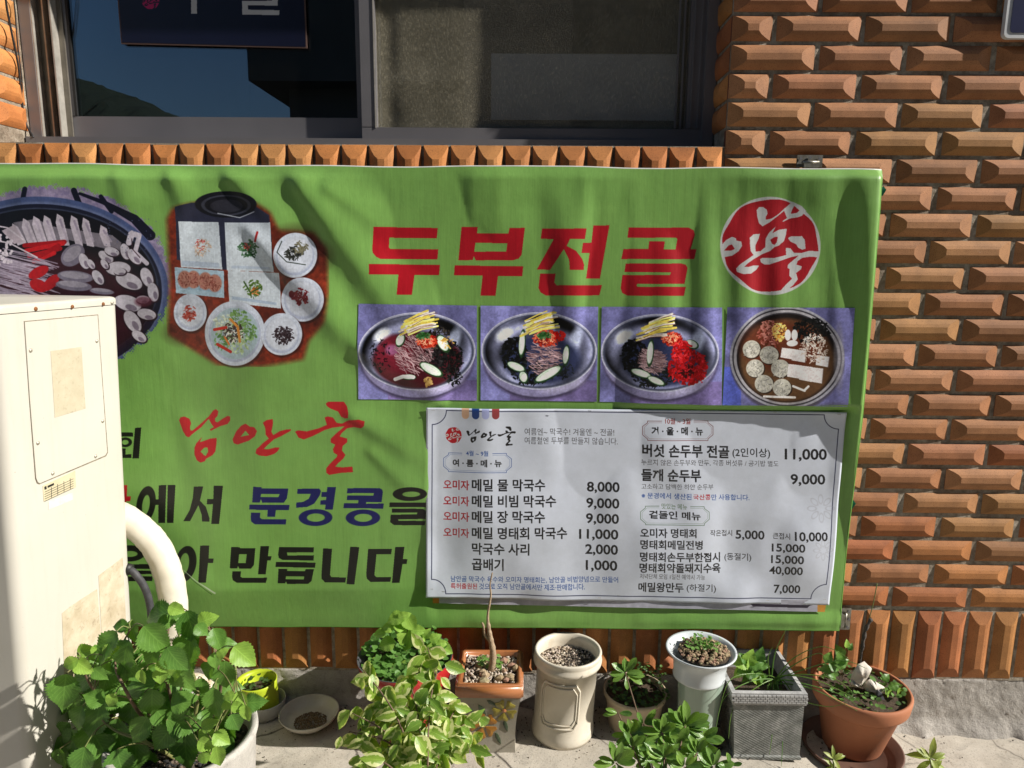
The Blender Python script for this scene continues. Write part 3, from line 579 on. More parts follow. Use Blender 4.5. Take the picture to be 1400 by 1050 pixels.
# ---- the four food photographs
PQ = [[(491, 415), (652, 418), (652, 548), (491, 545)], [(657, 418), (818, 419.5), (816, 549.5), (657, 547.5)], [(823, 419.5), (985, 420), (984, 552), (820, 549.5)], [(992, 419.5), (1161, 420), (1152, 553), (985, 552)]]
def food(i):
    q = PQ[i]; Y = -.0495; A = [onY(u, v, Y) for u, v in q]
    c = Canvas(min(p.x for p in A) - .003, max(p.x for p in A) + .003, min(p.z for p in A) - .003, max(p.z for p in A) + .003, Y, .0006, (112, 112, 158))
    N = c.noise(90, i + 40, 5); c.img *= (.6 + .8 * N)[..., None]
    u0 = q[0][0]; v0 = q[0][1]
    if i < 3:
        cx, cy = ((571, 480), (737, 480), (901, 482))[i]
        c.img[(c.V > 520) & (c.U > cx - 40)] *= np.array([.95, .86, .88], np.float32)
        c.ell(cx, cy + 11, 77, 56, (70, 64, 88), 0, 4); c.ell(cx, cy + 9, 76, 54, (128, 124, 158), 0, 2); c.ell(cx + 30, cy + 46, 30, 10, (176, 172, 200), -.2, 6, .7)
        c.ell(cx, cy, 79, 53, (150, 152, 172)); c.ell(cx, cy + .5, 76.5, 50.5, (70, 74, 92), 0, 1.4)
        sl = c.box(cx - 80, cy - 55, cx + 80, cy + 55); U = (c.U[sl] - cx) / 75; V = (c.V[sl] - cy) / 49.5; d = np.hypot(U, V); an = np.arctan2(V, U); m = np.clip((1 - d) * 25, 0, 1)
        sh = .45 + .28 * np.sin(3 * an + 1 + i) * np.clip(d, 0, 1) + .22 * np.sin(d * 14 + an) + .3 * (N[sl] - .5)
        c.put(sl, m, np.clip(sh[..., None] * np.array((.78, .80, .98)), 0, 1)); c.ell(cx - 48, cy - 22, 12, 8, (228, 234, 246), -.6, 5, .8); c.ell(cx + 50, cy - 16, 8, 16, (196, 206, 236), .3, 6, .7)
        if i == 0:
            c.ell(cx, cy + 12, 60, 38, (70, 26, 34), 0, 4); c.ell(cx - 30, cy + 8, 26, 30, (98, 34, 46), 0, 6); c.ell(cx - 34, cy - 2, 9, 7, (130, 80, 110), 0, 4); fblob(c, cx - 50, cy + 5, 14, (20, 18, 22), 50, 3, 2, 10, 1.6)
        else: c.ell(cx + 4, cy + 12, 52, 34, (50, 56, 84), 0, 8)
        blk = (18, 20, 20)
        if i == 0:
            fblob(c, cx + 40, cy + 8, 22, blk, 240, 7, 3, 14); fblob(c, cx + 18, cy + 10, 16, (30, 26, 28), 160, 8, 3, 20); fblob(c, cx + 48, cy + 34, 12, blk, 80, 9, 2.6); fblob(c, cx + 30, cy - 18, 16, (40, 36, 30), 100, 17, 2.6, 30)
        else:
            fblob(c, cx - 34, cy + 4, 17, blk, 260, 10, 3.4, 12, 1.4); fblob(c, cx - 10, cy + 30, 28, (22, 26, 26), 180, 11, 3, 16, .6)
            for s in (-1, 1): fblob(c, cx + 26 + s * 8, cy + 26, 12, (30, 36, 40), 60, 12 + s, 2.4, 16)
        r_ = random.Random(i + 3); nx, ny, nr = ((cx - 5, cy + 4, 24), (cx + 8, cy + 10, 22), (cx - 10, cy + 10, 16))[i]
        for k in range(230):
            a = r_.uniform(0, 6.28); d = nr * math.sqrt(r_.random()); x = nx + d * math.cos(a); y = ny + d * math.sin(a) * 1.05; kk = r_.randint(-50, 46); t = r_.uniform(-.5, .6) + (.5 if i == 0 else 0)
            c.stroke([(x - 5 * math.cos(t), y - 5 * math.sin(t)), (x, y + 1), (x + 5 * math.cos(t + .3), y + 5 * math.sin(t + .3))], r_.uniform(.5, 1.2), (148 + kk, 122 + kk, 126 + kk))
        # cucumber slices
        cu = (((548, 465, 6, 10, .4), (590, 505, 18, 7, .5), (606, 470, 7, 14, -.5), (560, 515, 10, 4, 0)), ((714, 470, 4.5, 20, 0.08), (706, 502, 14, 6, .4), (716, 516, 6, 9, -.3), (750, 512, 22, 7, -.5), (774, 486, 4.5, 15, .1)), ((888, 482, 4.5, 19, .1), (876, 510, 15, 5.5, .3), (896, 520, 13, 5, .4), (944, 470, 9, 6, .4)))[i]
        for x, y, a, b_, t in cu: c.ell(x, y, a, b_, (38, 64, 38), t); c.ell(x - .6, y - .6, a * .86, b_ * .8, (190, 206, 190), t); c.ell(x, y, a * .6, b_ * .45, (212, 220, 208), t)
        if i == 0: c.stroke([(541, 518), (552, 514), (566, 515)], 5, (226, 226, 232)); fblob(c, 586, 520, 5, (160, 132, 80), 30, 22, 3, 20); fblob(c, 612, 468, 8, (196, 160, 90), 20, 23, 3, 30)
        # sauce, egg strips
        sx, sy, sr = ((585, 466, 14), (748, 462, 19), (918, 462, 14))[i]
        fblob(c, sx, sy, sr, (176, 62, 42), 160, 13, 2.4, 46, .62); fblob(c, sx - 4, sy - 1, sr * .7, (220, 150, 120), 40, 14, 1.4, 30, .6)
        if i == 1: fblob(c, 766, 458, 7, (200, 30, 26), 60, 15, 2.6, 20, .8)
        if i == 2: fblob(c, 938, 500, 26, (150, 12, 22), 520, 16, 3, 34, .9); fblob(c, 930, 478, 12, (168, 24, 30), 160, 18, 3, 40, 1.2); fblob(c, 938, 505, 9, (60, 6, 14), 26, 19, 3, 10)
        ex, ey = ((572, 444), (737, 444), (896, 448))[i]
        for k in range(26):
            t = k / 25; x = ex - 28 + r_.uniform(0, 16) + t * 8; y = ey + 15 - t * 20 + r_.uniform(-3, 3); kk = r_.randint(-40, 16); q9 = r_.uniform(-7, 2)
            col = (222 + kk, 204 + kk, 112 + kk) if k % 3 else (214 + kk // 2, 206 + kk // 2, 196 + kk // 2)
            c.stroke([(x, y), (x + 18, y - 6 + q9 * .5), (x + 40 - t * 10, y - 8 + q9)], r_.uniform(1.6, 2.8), col)
            if k % 3 == 0: c.stroke([(x + 3, y + .6), (x + 18, y - 5 + q9 * .5), (x + 34, y - 7 + q9)], .7, (120, 84, 70))
        if i < 2: fblob(c, ex + 8, ey + 14, 9, (54, 92, 52), 50, 33, 2.6, 30, .5)
        c.ell(cx, cy, 79, 53, (188, 190, 208), 0, .5, .7, ring=.985)
    else:
        cx, cy = 1071, 487; c.img[(c.U < 1010) & (c.V > 500)] *= np.array([.8, .9, 1.15], np.float32)
        c.ell(cx, cy + 4, 76, 70, (80, 76, 92), 0, 3); c.ell(cx, cy, 76, 69, (150, 150, 160)); c.ell(cx, cy, 73, 66, (64, 62, 68)); c.ell(cx, cy, 71, 64, (156, 154, 160), ring=.95); c.ell(cx, cy + 1, 66.5, 60, (34, 28, 28)); c.ell(cx, cy + 4, 63, 56, (92, 68, 48), 0, 5); c.ell(cx - 5, cy - 15, 55, 34, (92, 50, 34), 0, 12)
        fblob(c, 1104, 450, 24, (20, 22, 22), 260, 1, 2.6, 12, .7); fblob(c, 1048, 455, 14, (150, 90, 80), 160, 2, 2.6, 50, 1.3); fblob(c, 1062, 452, 10, (222, 170, 96), 80, 3, 2.4, 40, 1.2)
        for x, y in ((1024, 476), (1048, 484), (1029, 502), (1063, 502), (1041, 523), (1065, 528)):
            c.ell(x + 1, y + 1, 13, 12.5, (50, 40, 34)); c.ell(x, y, 12.4, 12, (168, 166, 156)); fblob(c, x, y, 10, (150, 148, 142), 60, int(x + y), 1.6, 36)
        for x, y, t in ((1073, 457, 0), (1082, 457, 0), (1079, 468, 1.5)): c.ell(x, y, 4.2, 7.5, (218, 216, 224), t)
        for x0, y0, x1, y1 in ((1065, 474, 1082, 490), (1080, 476, 1098, 494), (1112, 484, 1128, 500), (1074, 496, 1092, 516), (1090, 498, 1106, 520), (1102, 500, 1120, 522)): c.poly([(x0, y0), (x1, y0 + 2), (x1 - 2, y1), (x0 - 2, y1 - 3)], (206, 200, 200)); c.stroke([(x1, y0 + 2), (x1 - 2, y1)], .8, (130, 116, 110))
        fblob(c, 1108, 474, 17, (196, 182, 172), 200, 4, 1.6, 40, 1.2)
        for p in (((1041, 540), (1082, 541)), ((1080, 526), (1095, 532)), ((1095, 531), (1100, 526))): c.stroke(p, 3, (210, 204, 200))
        c.ell(1140, 487, 7, 44, (128, 126, 134), 0, 3, .5)
    f = c.noise(6, 77 + i, 3); f2 = c.noise(22, 97 + i, 3); c.img = np.clip((c.img - .45) * 1.12 + .45, 0, 1) * (.92 + .32 * f + .24 * f2)[..., None]
    return c, q, Y
FOOD = [food(i) for i in range(4)]
# ---- signs
sign1 = Canvas(-.97, -.38, .46, .95, .145, .0008, (16, 19, 42))
def draw_sign1():
    c = sign1; W_ = (196, 198, 200)
    seal(c, 206, 1, 12.5 / 437, (176, 26, 92), (22, 24, 48), rim=False)
    z = (150, 0, 5); c.P([(556, -60), (596, -60), (596, 95), (556, 95)], z, W_); c.P([(470, -90), (680, -90), (680, -55), (470, -55)], z, W_)
    c.P([(903, 5), (1110, 5), (1110, -40), (1148, -40), (1148, 40), (945, 36), (945, 66), (1160, 70), (1158, 104), (906, 100)], z, W_); c.P([(890, -75), (1148, -75), (1148, -36), (890, -40)], z, W_)
draw_sign1()
M['sign1'] = print_mat('navy_sign_print', sign1.image('navy_sign_print'), .35, .5)
M['sign_edge'] = simple('sign_edge', (.10, .06, .05), None, 20, .6)

# ================================================================== SETTING
WX0, WX1 = -3.4, 3.4
OP0, OP1, SILL, HEAD = -1.252, .473, .262, .98       # window opening
def wallbox(mb, x0, x1, z0, z1, y0=-.0029, y1=.26): mb.box(x0, x1, y0, y1, z0, z1)
wall = thing('brick_wall', 'brown bevelled brick wall with grey mortar joints behind the green banner', 'wall', (0, .13, -1.1))
mb = MB()
wallbox(mb, WX0, OP0 - .001, -1.092, 2.4); wallbox(mb, OP1 + .001, WX1, -1.092, 2.4); wallbox(mb, OP0, OP1, -1.092, SILL - .003); wallbox(mb, OP0, OP1, HEAD, 2.4)
mb.build('mortar_bed', M['mortar'], wall)
# bevelled brick: long face in x, rounded end cuts
def brick_mesh(name, L, H, mat, depth=.0148, seed=0):
    r_ = random.Random(seed); hz = H / 2; fl = hz * .27; e, rim, de = .0030, .0038, min(.033, L * .42); sl = (depth - e) / de
    V = []; Fc = []; cols = []
    for sg, ts in ((-1, (1, .88, .68, .38, 0)), (1, (0, .38, .68, .88, 1))):
        for t in ts:
            z = sg * (fl + (hz - fl) * t); h = rim + (depth - rim) * (1 - t ** 1.5); q = (h - e) / sl
            j = [r_.uniform(-.0002, .0002) for _ in range(4)]
            cols.append([len(V) + i for i in range(4)]); V += [(-L / 2, -e, z + j[0]), (-L / 2 + q, -h, z), (L / 2 - q, -h, z), (L / 2, -e, z + j[1])]
    for a, b in zip(cols[:-1], cols[1:]):
        for i in range(3): Fc.append((a[i], a[i + 1], b[i + 1], b[i]))
    # sides back to the mortar
    n = len(V); ring = [c[0] for c in cols] + cols[-1][1:] + [c[3] for c in cols[::-1]][1:] + cols[0][1:3][::-1]
    for i, k in enumerate(ring): V.append((V[k][0], .012, V[k][2]))
    for i in range(len(ring)): j = (i + 1) % len(ring); Fc.append((ring[i], ring[j], n + j, n + i))
    me = bpy.data.meshes.new(name); me.from_pydata(V, [], Fc); me.update(); me.materials.append(mat); return me
bm = bmesh.new; BR = {}
def get_brick(L, H, mat):
    k = (round(L, 3), round(H, 3), mat.name, random.randint(0, 3))
    if k not in BR: BR[k] = brick_mesh('brick', L, H, mat, seed=k[3] + 5)
    return BR[k]
WB = base(wall)
def put_brick(me, x, y, z, rot=(0, 0, 0), parent=wall):
    o = link('brick', me, parent); o.location = Vector((x, y, z)) - WB; o.rotation_euler = rot; return o
X0J, Z0R, PH, PH2 = .5691, .5219, .0621, .0639
bl_, bh_ = .190, .0535
cnt = 0
banner_box = (onY(0, 230, 0).x - .3, .66, -.90, .165)
for k in range(-3, 23):
    z = Z0R - k * PH if k <= 15 else Z0R - 15 * PH - (k - 15) * PH2; half = k % 2
    for c in range(-20, 7):
        xa = X0J + (c + .5 * half) * .2; xb = xa + .2
        if xb < OP1 + .02 and not (xb <= OP0 - 0.0): 
            if z > SILL: continue
        xl = xa + .005; xr = xb - .005
        if z > SILL - .08 and xl < OP1 < xr: xl = OP1
        if z > SILL - .08 and xl < OP0 < xr and xr < OP1: xr = OP0
        if xl < -1.66 or xl > 1.62: continue
        if z < SILL and xl < OP1 and z > SILL - .10: continue
        if xr < banner_box[1] and banner_box[2] < z < banner_box[3] and xl > -1.36: continue
        if xr - xl < .03: continue
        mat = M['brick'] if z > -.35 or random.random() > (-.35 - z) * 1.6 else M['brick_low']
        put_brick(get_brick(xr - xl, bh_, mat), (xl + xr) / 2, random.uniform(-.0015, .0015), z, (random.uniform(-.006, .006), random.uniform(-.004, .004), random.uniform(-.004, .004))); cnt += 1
# sill soldiers (standing bricks) under the window
x = -1.1981 - .0641 * 2
top = SILL
while x < OP1 - .01:
    H = .0575; L = .185
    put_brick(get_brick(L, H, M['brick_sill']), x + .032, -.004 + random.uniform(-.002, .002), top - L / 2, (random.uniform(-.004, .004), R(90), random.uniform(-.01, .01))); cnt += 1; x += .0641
MB().box(OP0 + .001, OP1 - .001, -.006, .12, SILL - .0025, SILL + .0012).build('mortar_cap', M['mortar'], wall)
# plinth soldiers at the foot
pa = onY(1248, 878, 0).x; pb = onY(1387.4, 880, 0).x; pp = (pb - pa) / 4; x = pa - pp * 38
while x < 1.62:
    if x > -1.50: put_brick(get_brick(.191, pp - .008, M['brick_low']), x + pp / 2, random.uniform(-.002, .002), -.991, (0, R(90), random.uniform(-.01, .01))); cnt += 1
    x += pp
# reveal bricks
for side, xx in ((1, OP0), (-1, OP1)):
    for k in range(-3, 5):
        z = Z0R - k * PH
        if z - .027 < SILL + .005: continue
        me = get_brick(.112, bh_, M['brick_sill'] if side > 0 else M['brick_low'])  # light put into colour: brighter brick on sunlit left, darker on shaded right
        put_brick(me, xx - side * .003, .062, z, (0, 0, R(90) if side > 0 else R(-90))); cnt += 1
print('BRICKS', cnt)

# plinth (rough concrete foot of the wall)
def rough_sheet(name, xs, ys_fn, mat, kind='structure', label=None, cat=None): pass
def grid_mesh(name, nx, nz, fn, mat, smooth=True):
    V = [fn(i / nx, j / nz) for j in range(nz + 1) for i in range(nx + 1)]
    Fc = [(j * (nx + 1) + i, j * (nx + 1) + i + 1, (j + 1) * (nx + 1) + i + 1, (j + 1) * (nx + 1) + i) for j in range(nz) for i in range(nx)]
    return V, Fc
nz2 = RNG.random((60, 400))
def vn(x, y, s):
    x = x * s + 100; y = y * s + 50; xi = int(math.floor(x)); yi = int(math.floor(y)); fx = x - xi; fy = y - yi; fx = fx * fx * (3 - 2 * fx); fy = fy * fy * (3 - 2 * fy)
    g = lambda a, b: nz2[b % 60, a % 400]
    return (g(xi, yi) * (1 - fx) + g(xi + 1, yi) * fx) * (1 - fy) + (g(xi, yi + 1) * (1 - fx) + g(xi + 1, yi + 1) * fx) * fy
def plf(a, b):
    x = -1.7 + 3.5 * a; zt = -1.0895; zb = floor_z(x) - .03; z = zt + (zb - zt) * b
    y = -.002 - .010 * b + .004 * (vn(x, z, 14) - .5) + .004 * (vn(x, z, 60) - .5)
    if b > .62: y -= (b - .62) * (.03 + .10 * vn(x, 0, 25)) + .010 * (b - .62) * vn(x, z, 110)
    y += .0022 * (vn(x, z, 150) - .5)
    return (x, y, z)
V, Fc = grid_mesh('p', 420, 22, plf, None); n0 = len(V)
V += [(-1.7 + 3.5 * i / 420, .10, -1.0895) for i in range(421)]
Fc += [(i + 1, i, n0 + i, n0 + i + 1) for i in range(420)]
o = build('plinth', V, Fc, M['plinth'], smooth=True, origin=(0, 0, -1.2)); tag(o, kind='structure')
# pavement and the ground beyond
def pvf(a, b):
    x = -3 + 6 * a; bb = b ** 1.8; y = .05 - 2.6 * bb
    z = floor_z(x) + .004 * (vn(x, y, 7) - .5) + .0025 * (vn(x, y, 40) - .5); return (x, y, z)
V, Fc = grid_mesh('p', 500, 120, pvf, None); n0 = len(V)
V += [(-3 + 6 * i / 500, -2.551, -1.40) for i in range(501)]; base_i = 120 * 501
Fc += [(base_i + i + 1, base_i + i, n0 + i, n0 + i + 1) for i in range(500)]
Fc = [f[::-1] for f in Fc]
o = build('pavement', V, Fc, M['pave'], smooth=True, origin=(0, -.5, -1.2)); tag(o, kind='structure')
o = build('ground', [(-400, -400, -1.38), (400, -400, -1.38), (400, 60, -1.38), (-400, 60, -1.38)], [(0, 1, 2, 3)], M['ground']); tag(o, kind='structure')
# hill and the house across the yard (seen in the window glass)
M['hill'] = simple('wooded_hill', (.022, .028, .014), (.012, .016, .008), 1.2, .95, bump=.8, bscale=3, bdist=.5)
V = []; Fc = []; nx, ny = 420, 16; r_h = random.Random(3)
for j in range(ny + 1):
    for i in range(nx + 1):
        x = -150 + 260 * i / nx; y = -78 - 70 * j / ny
        env = math.exp(-((x + 62) / 22) ** 2) * 21 + math.exp(-((x + 120) / 40) ** 2) * 20 + math.exp(-((x - 60) / 60) ** 2) * 16
        z = -1.5 + env * math.sin(min(1, (j + .3) / 6) * math.pi / 2) + (vn(x, y, .25) * 1.2 + vn(x, y, .8) * .7 + vn(x, y, 1.9) * .5 + r_h.random() * 1.2)
        V.append((x, y, z if j > 0 else -1.5))
for j in range(ny):
    for i in range(nx): Fc.append((j * (nx + 1) + i, j * (nx + 1) + i + 1, (j + 1) * (nx + 1) + i + 1, (j + 1) * (nx + 1) + i))
o = build('hill', V, Fc, M['hill'], smooth=False); tag(o, kind='structure')
M['house'] = simple('dark_render', (.10, .095, .09), (.07, .068, .065), 2, .9); M['roof'] = simple('dark_roof', (.05, .05, .055), None, 3, .8)
h = thing('house', 'dark house across the yard mirrored in the left window pane', 'house', (3, -8, -1.38))
MB().box(-2.63, 14, -14, -6.3, -1.38, 1.86).build('wall', M['house'], h); MB().box(-2.95, 14.4, -14.3, -5.95, 1.862, 6.0).build('upper_storey', M['house'], h)
mb = MB(); mb.add([(-3.3, -5.6, 6.002), (14.8, -5.6, 6.002), (14.8, -14.7, 6.002), (-3.3, -14.7, 6.002), (-3.3, -5.6, 6.2), (14.8, -5.6, 6.2), (14.8, -14.7, 6.2), (-3.3, -14.7, 6.2), (-3.3, -9.5, 8), (14.8, -9.5, 8), (14.8, -10.5, 8), (-3.3, -10.5, 8)],
    [(0, 3, 2, 1), (0, 1, 5, 4), (1, 2, 6, 5), (2, 3, 7, 6), (3, 0, 4, 7), (4, 5, 9, 8), (5, 6, 10, 9), (6, 7, 11, 10), (7, 4, 8, 11), (8, 9, 10, 11)]).build('roof', M['roof'], h)

# ================================================================== WINDOW
win = thing('window', 'dark aluminium sliding window with insect screen above the banner', 'window', (-.4, .12, SILL))
def xw(u, v, Y): return onY(u, v, Y).x
A_ = M['alu']
zb = .262; ztp = HEAD - .002
# outer frame (sill track, jambs, head)
mb = MB(); mb.box(OP0 + .004, OP1 - .004, .100, .2, SILL + .0015, onY(300, 188, .10).z); zs_ = onY(300, 188, .10).z
mb.box(OP0 + .002, OP0 + .03, .125, .2, zs_ + .0005, ztp - .04); mb.box(OP1 - .03, OP1 - .002, .105, .2, zs_ + .0005, ztp - .04); mb.box(OP0 + .002, OP1 - .002, .1, .2, ztp - .0395, ztp)
mb.build('frame', A_, win)
for u, yf in ((47, .132), (60, .126), (74, .132), (86, .124)):
    x = xw(u, 185, .13); o = MB().box(x - .0022, x + .0022, yf, .165, zs_ + .001, ztp - .045, .0006).build('track_fin', M['alu_bright'], win)
    MB().box(x + .0025, x + .0155, .148, .165, zs_ + .001, ztp - .045).build('channel', M['alu_mid'], win)
# left sash
LY = .152
sl_ = MB(); x0 = xw(88, 170, LY); x1 = xw(505, 170, LY); zt = onY(300, 160, LY).z; zbm = zs_ + .002; xg = xw(104, 150, LY)
sl_.box(x0, x1, LY, LY + .028, zbm, zt, .001); sl_.box(x0, xg, LY, LY + .028, zt + .0003, ztp - .05, .001); sl_.box(x1 - .03, x1, LY, LY + .028, zt + .0003, ztp - .05, .001)
sash = sl_.build('sash', A_, win)
MB().box(xg - .004, x1 - .026, LY + .004, LY + .009, zt - .004, ztp - .05).build('pane', M['glass'], sash)
MB().box(xg - .003, xg + .003, LY - .0015, LY + .008, zt + .001, ztp - .05).build('gasket', M['rubber'], sash)
# right sash in front
RY = .118
x0 = xw(493, 120, RY); xi = xw(514, 120, RY); x1 = xw(984, 120, RY); xr = xw(940, 120, RY); zt = onY(700, 175, RY).z; zb2 = zs_ + .001 
mb = MB(); mb.box(x0, x1, RY, RY + .025, zb2, zt, .001); mb.box(x0, xi, RY, RY + .025, zt + .0003, ztp - .05, .001); mb.box(xr, x1, RY, RY + .025, zt + .0003, ztp - .05, .001)
sash = mb.build('sash', A_, win)
for k, u in enumerate((925, 932, 946, 956)):
    x = xw(u, 120, RY); MB().box(x - .002, x + .002, RY - .004, RY + .003, zt + .001, ztp - .05, .0005).build('stile_rib', A_, sash)
MB().box(xi - .004, xi - .0015, RY - .002, RY + .004, zt - .002, ztp - .05).build('edge_trim', M['alu_bright'], sash)
V = []; 
def scf(a, b):
    x = xi - .004 + (xr - xi + .008) * a; z = zt - .004 + (ztp - .05 - zt) * b; return (x, RY + .012 + .004 * (vn(x, z, 12) - .5) + .006 * math.exp(-((x - xi - .03) / .02) ** 2) * vn(z, 3, 14), z)
V, Fc = grid_mesh('s', 80, 50, scf, None); build('screen_mesh', V, Fc, M['screen'], sash, smooth=True)
MB().box(xi - .002, xr + .002, RY + .034, RY + .039, zt - .002, ztp - .05).build('pane', M['glass'], sash)
pa_, pb_ = onY(672, 166, .17), onY(922, 78, .17)
MB().box(pa_.x, xw(922, 120, .17), RY + .028, RY + .0295, pa_.z, pb_.z).build('paper_sheet', M['paper_in'], win)
M['lace'] = simple('woven_panel', (.10, .10, .097), (.05, .05, .05), 200, .6, bump=.9, bscale=260, bdist=.004)
MB().box(xw(636, 100, .18), xw(780, 100, .18), RY + .030, RY + .0315, zt - .03, ztp).build('woven_panel', M['lace'], win)
room = thing('room_interior', 'dark room interior seen through the sliding window', 'room', (-.4, 1, SILL))
mb = MB(); 
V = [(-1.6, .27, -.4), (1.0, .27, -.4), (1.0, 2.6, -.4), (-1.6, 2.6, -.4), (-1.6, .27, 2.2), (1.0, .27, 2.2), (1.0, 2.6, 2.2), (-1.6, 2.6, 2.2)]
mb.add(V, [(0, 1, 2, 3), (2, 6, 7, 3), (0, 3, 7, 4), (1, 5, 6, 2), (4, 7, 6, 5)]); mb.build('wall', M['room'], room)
# cables down the left reveal
def cable(pts, r, label):
    mb = MB(); mb.tube(smooth_path(pts, 6), r, 8); o = mb.build('cable', M['cable'], None, True, origin=Vector(pts[-1])); tag(o, label, 'cable'); return o
cable([onY(5, -60, .02), onY(8, 0, .03), onY(14, 35, .05), onY(25, 90, .08), onY(29, 130, .10), onY(34, 165, .11), onY(46, 188, .10)], .0024, 'thicker black cable bending down the left window reveal to the sill')
cable([onY(12, -60, .06), onY(20, 10, .08), onY(24, 60, .09), onY(30, 110, .10), onY(31, 150, .115), onY(42, 186, .105)], .0016, 'thin black cable hanging beside the thicker cable at the left window reveal')
# navy sign hanging before the left pane
q0, q1, q2, q3 = onY(163, -40, .145), onY(167, 58, .145), onY(418, 64, .145), onY(418, -40, .145)
sg = thing('hanging_sign', 'navy sign board with pink seal and white lettering before the left pane', 'sign', (-.66, .145, q1.z))
zt_ = .9
q0 = Vector((q1.x, .145, zt_)); q3 = Vector((q2.x, .145, zt_))
build('panel', [q0, q1, q2, q3], [(0, 1, 2, 3)], M['sign1'], sg, uvs=[sign1.uv(p.x, p.z) for p in (q0, q1, q2, q3)])
e = .003
MB().add([(p.x + dx, y, p.z + dz) for y in (.1455, .1505) for p, dx, dz in ((q0, -e, e), (q1, -e, -e), (q2, e, -e), (q3, e, e))], [(0, 1, 2, 3), (7, 6, 5, 4), (0, 4, 5, 1), (1, 5, 6, 2), (2, 6, 7, 3), (3, 7, 4, 0)]).build('backing', M['sign_edge'], sg)
# right sign
rs = thing('wall_sign', 'navy wall sign with white rounded border at the top right corner', 'sign', (1.3, -.06, .6))
M['navy'] = simple('navy_enamel', (.018, .022, .07), (.014, .018, .055), 10, .3, bump=.05); M['white_paint'] = simple('white_paint', (.72, .74, .76), None, 12, .35, bump=.05)
def rrect(x0, z0, x1, z1, r, y0, y1):
    P = []
    for cx, cz, t in ((x1 - r, z1 - r, 0), (x0 + r, z1 - r, 90), (x0 + r, z0 + r, 180), (x1 - r, z0 + r, 270)):
        for k in range(7): a = R(t + 15 * k); P.append((cx + r * math.cos(a), cz + r * math.sin(a)))
    n = len(P); V = [(x, y0, z) for x, z in P] + [(x, y1, z) for x, z in P]
    return V, [tuple(range(n))[::-1], tuple(range(n, 2 * n))] + [(i, (i + 1) % n, n + (i + 1) % n, n + i) for i in range(n)]
SY = -.032
p = onY(1372, 52, SY); V, Fc = rrect(p.x, p.z, p.x + .5, p.z + .42, .012, SY, SY + .012); build('board', V, Fc, M['white_paint'], rs)
p = onY(1380, 45, SY); V, Fc = rrect(p.x, p.z, p.x + .48, p.z + .40, .009, SY - .0015, SY - .0002); build('face', V, Fc, M['navy'], rs)
for dx in (.05, .4): MB().box(p.x + dx, p.x + dx + .02, SY + .0121, -.0125, p.z + .1, p.z + .12).build('bracket', M['alu'], rs)

# ================================================================== BANNER
NB = {}
def ridge(U, V, p0, p1, w_, amp, sharp=.4, fade=.15):
    dx, dy = p1[0] - p0[0], p1[1] - p0[1]; L = math.hypot(dx, dy); dx /= L; dy /= L
    t = ((U - p0[0]) * dx + (V - p0[1]) * dy) / L; d = (U - p0[0]) * dy - (V - p0[1]) * dx   # d>0 to the upper right of a down-right line
    ww = w_ * (.45 + .9 * np.clip(t, 0, 1)); k = np.where(d < 0, ww * sharp, ww)
    env = np.clip(t / fade + .25, 0, 1) * np.clip((1 - t) / .35, 0, 1); env = env * env * (3 - 2 * env)
    return amp * np.exp(-(d / k) ** 2) * env
def sn(U, V, su, sv, seed, o=3):
    r = np.random.default_rng(seed); out = 0 * U; a = 1
    for i in range(o):
        g = r.random((64, 64)); x = U / su * 2 ** i + 20; y = V / sv * 2 ** i + 20; xi = np.floor(x).astype(int); yi = np.floor(y).astype(int); fx = x - xi; fy = y - yi
        fx = fx ** 3 * (fx * (fx * 6 - 15) + 10); fy = fy ** 3 * (fy * (fy * 6 - 15) + 10); G = lambda a_, b_: g[b_ % 64, a_ % 64]
        out = out + a * ((G(xi, yi) * (1 - fx) + G(xi + 1, yi) * fx) * (1 - fy) + (G(xi, yi + 1) * (1 - fx) + G(xi + 1, yi + 1) * fx) * fy - .5); a *= .45
    return out
